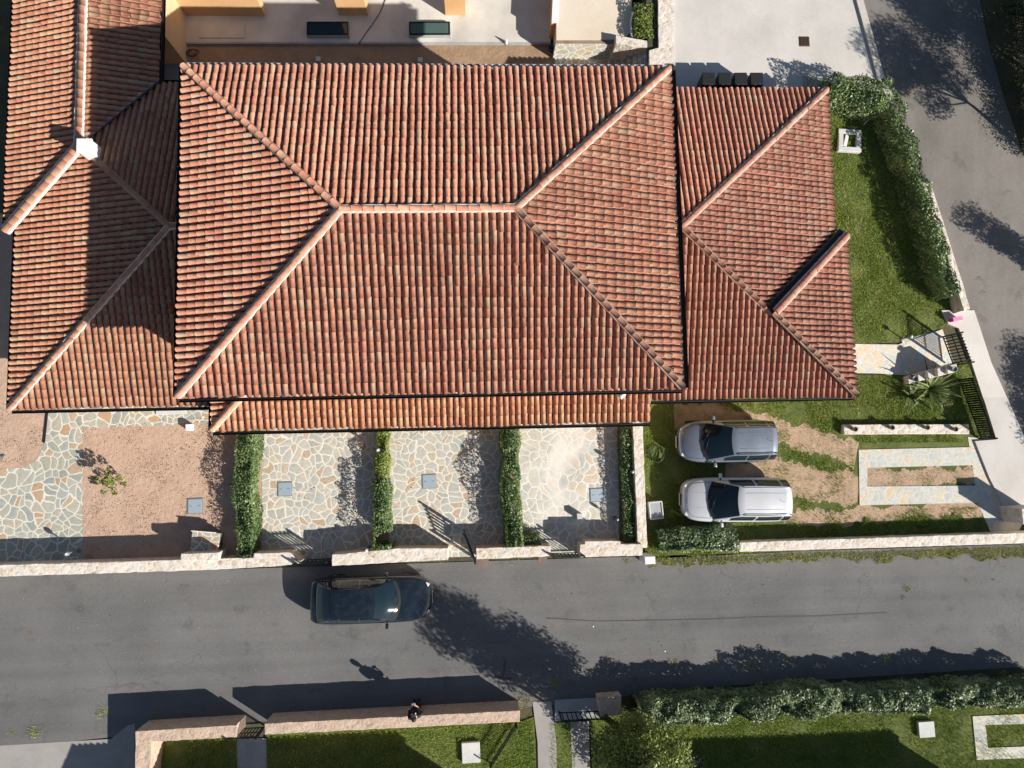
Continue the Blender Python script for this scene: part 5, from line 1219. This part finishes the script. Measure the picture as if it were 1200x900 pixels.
# fallen leaves and grit
def litter(name, poly, n, size, cols, label, prob=None, zoff=.012, asp=.5):
    poly = [tuple(p) for p in poly]; xs = [p[0] for p in poly]; ys = [p[1] for p in poly]
    x = NR.uniform(min(xs), max(xs), n); y = NR.uniform(min(ys), max(ys), n); k = inpoly(x, y, poly)
    if prob is not None: k &= NR.uniform(0, 1, n) < prob(x, y)
    x, y = x[k], y[k]; z = np.array([g(a, b) for a, b in zip(x, y)]) + zoff + NR.uniform(0, .01, len(x))
    V, F = leaves(np.stack([x, y, z], 1), np.tile([0., 0., 1.], (len(x), 1)), size, asp, .25)
    tag(soup(name, V, F, NR.uniform(0, 1, len(F)), cols), label, kind='stuff')
M['deadleaf'] = foliage('fallen_leaves', (.09, .055, .03), (.2, .125, .06), (.32, .24, .11), .8)
M['pebble'] = foliage('loose_grit', (.16, .10, .07), (.38, .27, .2), (.62, .5, .4), .9)
cl = lambda s, th, k, sd_: (lambda x, y: np.clip((vnoise(x, y, s, sd_) - th) * k, .03, 1))
litter('fallen_leaves', px((97, 500), (310, 480), (309, 650), (97, 655), z=0), 900, .06, M['deadleaf'], 'fallen leaves scattered on the pink gravel', cl(1.3, .5, 2.5, 71))
litter('loose_grit', px((97, 500), (310, 480), (309, 650), (97, 655), z=0), 9000, .035, M['pebble'], 'loose grit and pebbles over the pink gravel', cl(2.2, .3, 1.6, 72), asp=.8)
litter('loose_grit', px((-60, 470), (56, 472), (48, 530), (28, 545), (-60, 550), z=0), 3500, .035, M['pebble'], 'loose grit over the far left gravel bed', cl(2.2, .3, 1.6, 73), asp=.8)
litter('fallen_leaves', px((310, 500), (740, 500), (740, 645), (310, 655), z=0), 900, .055, M['deadleaf'], 'fallen leaves on the paved yards', cl(1.1, .52, 3, 74), zoff=.02)
litter('fallen_leaves', px((-60, 672), (1220, 640), (1220, 800), (600, 830), (-60, 860), z=0), 1800, .05, M['deadleaf'], 'fallen leaves along the road', cl(.5, .5, 2.4, 75))
litter('loose_grit', px((-60, 672), (1220, 640), (1220, 800), (600, 830), (-60, 860), z=0), 9000, .028, M['pebble'], 'loose grit on the road', cl(.6, .45, 1.6, 76), asp=.8)
litter('fallen_leaves', lawn, 700, .055, M['deadleaf'], 'fallen leaves on the lawn', cl(1.2, .45, 2, 77), zoff=.06)
litter('loose_grit', eg, 9000, .035, M['pebble'], 'loose grit on the dirt tracks', lambda x, y: np.where(sum(inpoly(x, y, t).astype(int) for t in trk) > 0, .8, 0), asp=.8, zoff=.016)

# ------------------------------------------------------------------ light, sky, camera
SUN = Vector((.8318, -.5550, math.tan(rad(29.5)))).normalized()
sun = bpy.data.lights.new('sun', 'SUN'); sun.energy = 4.8; sun.angle = rad(.5); sun.color = (1.0, .945, .86)
so = bpy.data.objects.new('sun', sun); so.rotation_euler = SUN.to_track_quat('Z', 'Y').to_euler(); link(so)
wd = bpy.data.worlds.new('World'); sc.world = wd; wd.use_nodes = True; nt = wd.node_tree
sky = nt.nodes.new('ShaderNodeTexSky'); sky.sky_type = 'NISHITA'; sky.sun_disc = False
sky.sun_elevation = rad(29.5); sky.sun_rotation = math.atan2(SUN.x, SUN.y); sky.air_density = 1.0; sky.dust_density = .6
bg = nt.nodes['Background']; bg.inputs['Strength'].default_value = .056; nt.links.new(sky.outputs[0], bg.inputs[0])
cd = bpy.data.cameras.new('camera'); cam = bpy.data.objects.new('camera', cd); link(cam)
cd.sensor_width = 36; cd.lens = FPX / 1200 * 36; cd.clip_start = .1; cd.clip_end = 2000
mw = Matrix(((_x[0], -_x[1], -_x[2]), (_y[0], -_y[1], -_y[2]), (-_n[0], _n[1], _n[2]))).to_4x4(); mw.translation = Vector((0, 0, CH))
cam.matrix_world = mw; sc.camera = cam
sc.view_settings.view_transform = 'Standard'; sc.view_settings.look = 'None'; sc.view_settings.exposure = .66; sc.view_settings.gamma = 1; sc.view_settings.use_curve_mapping = False
sc.render.resolution_x, sc.render.resolution_y = 1024, 768
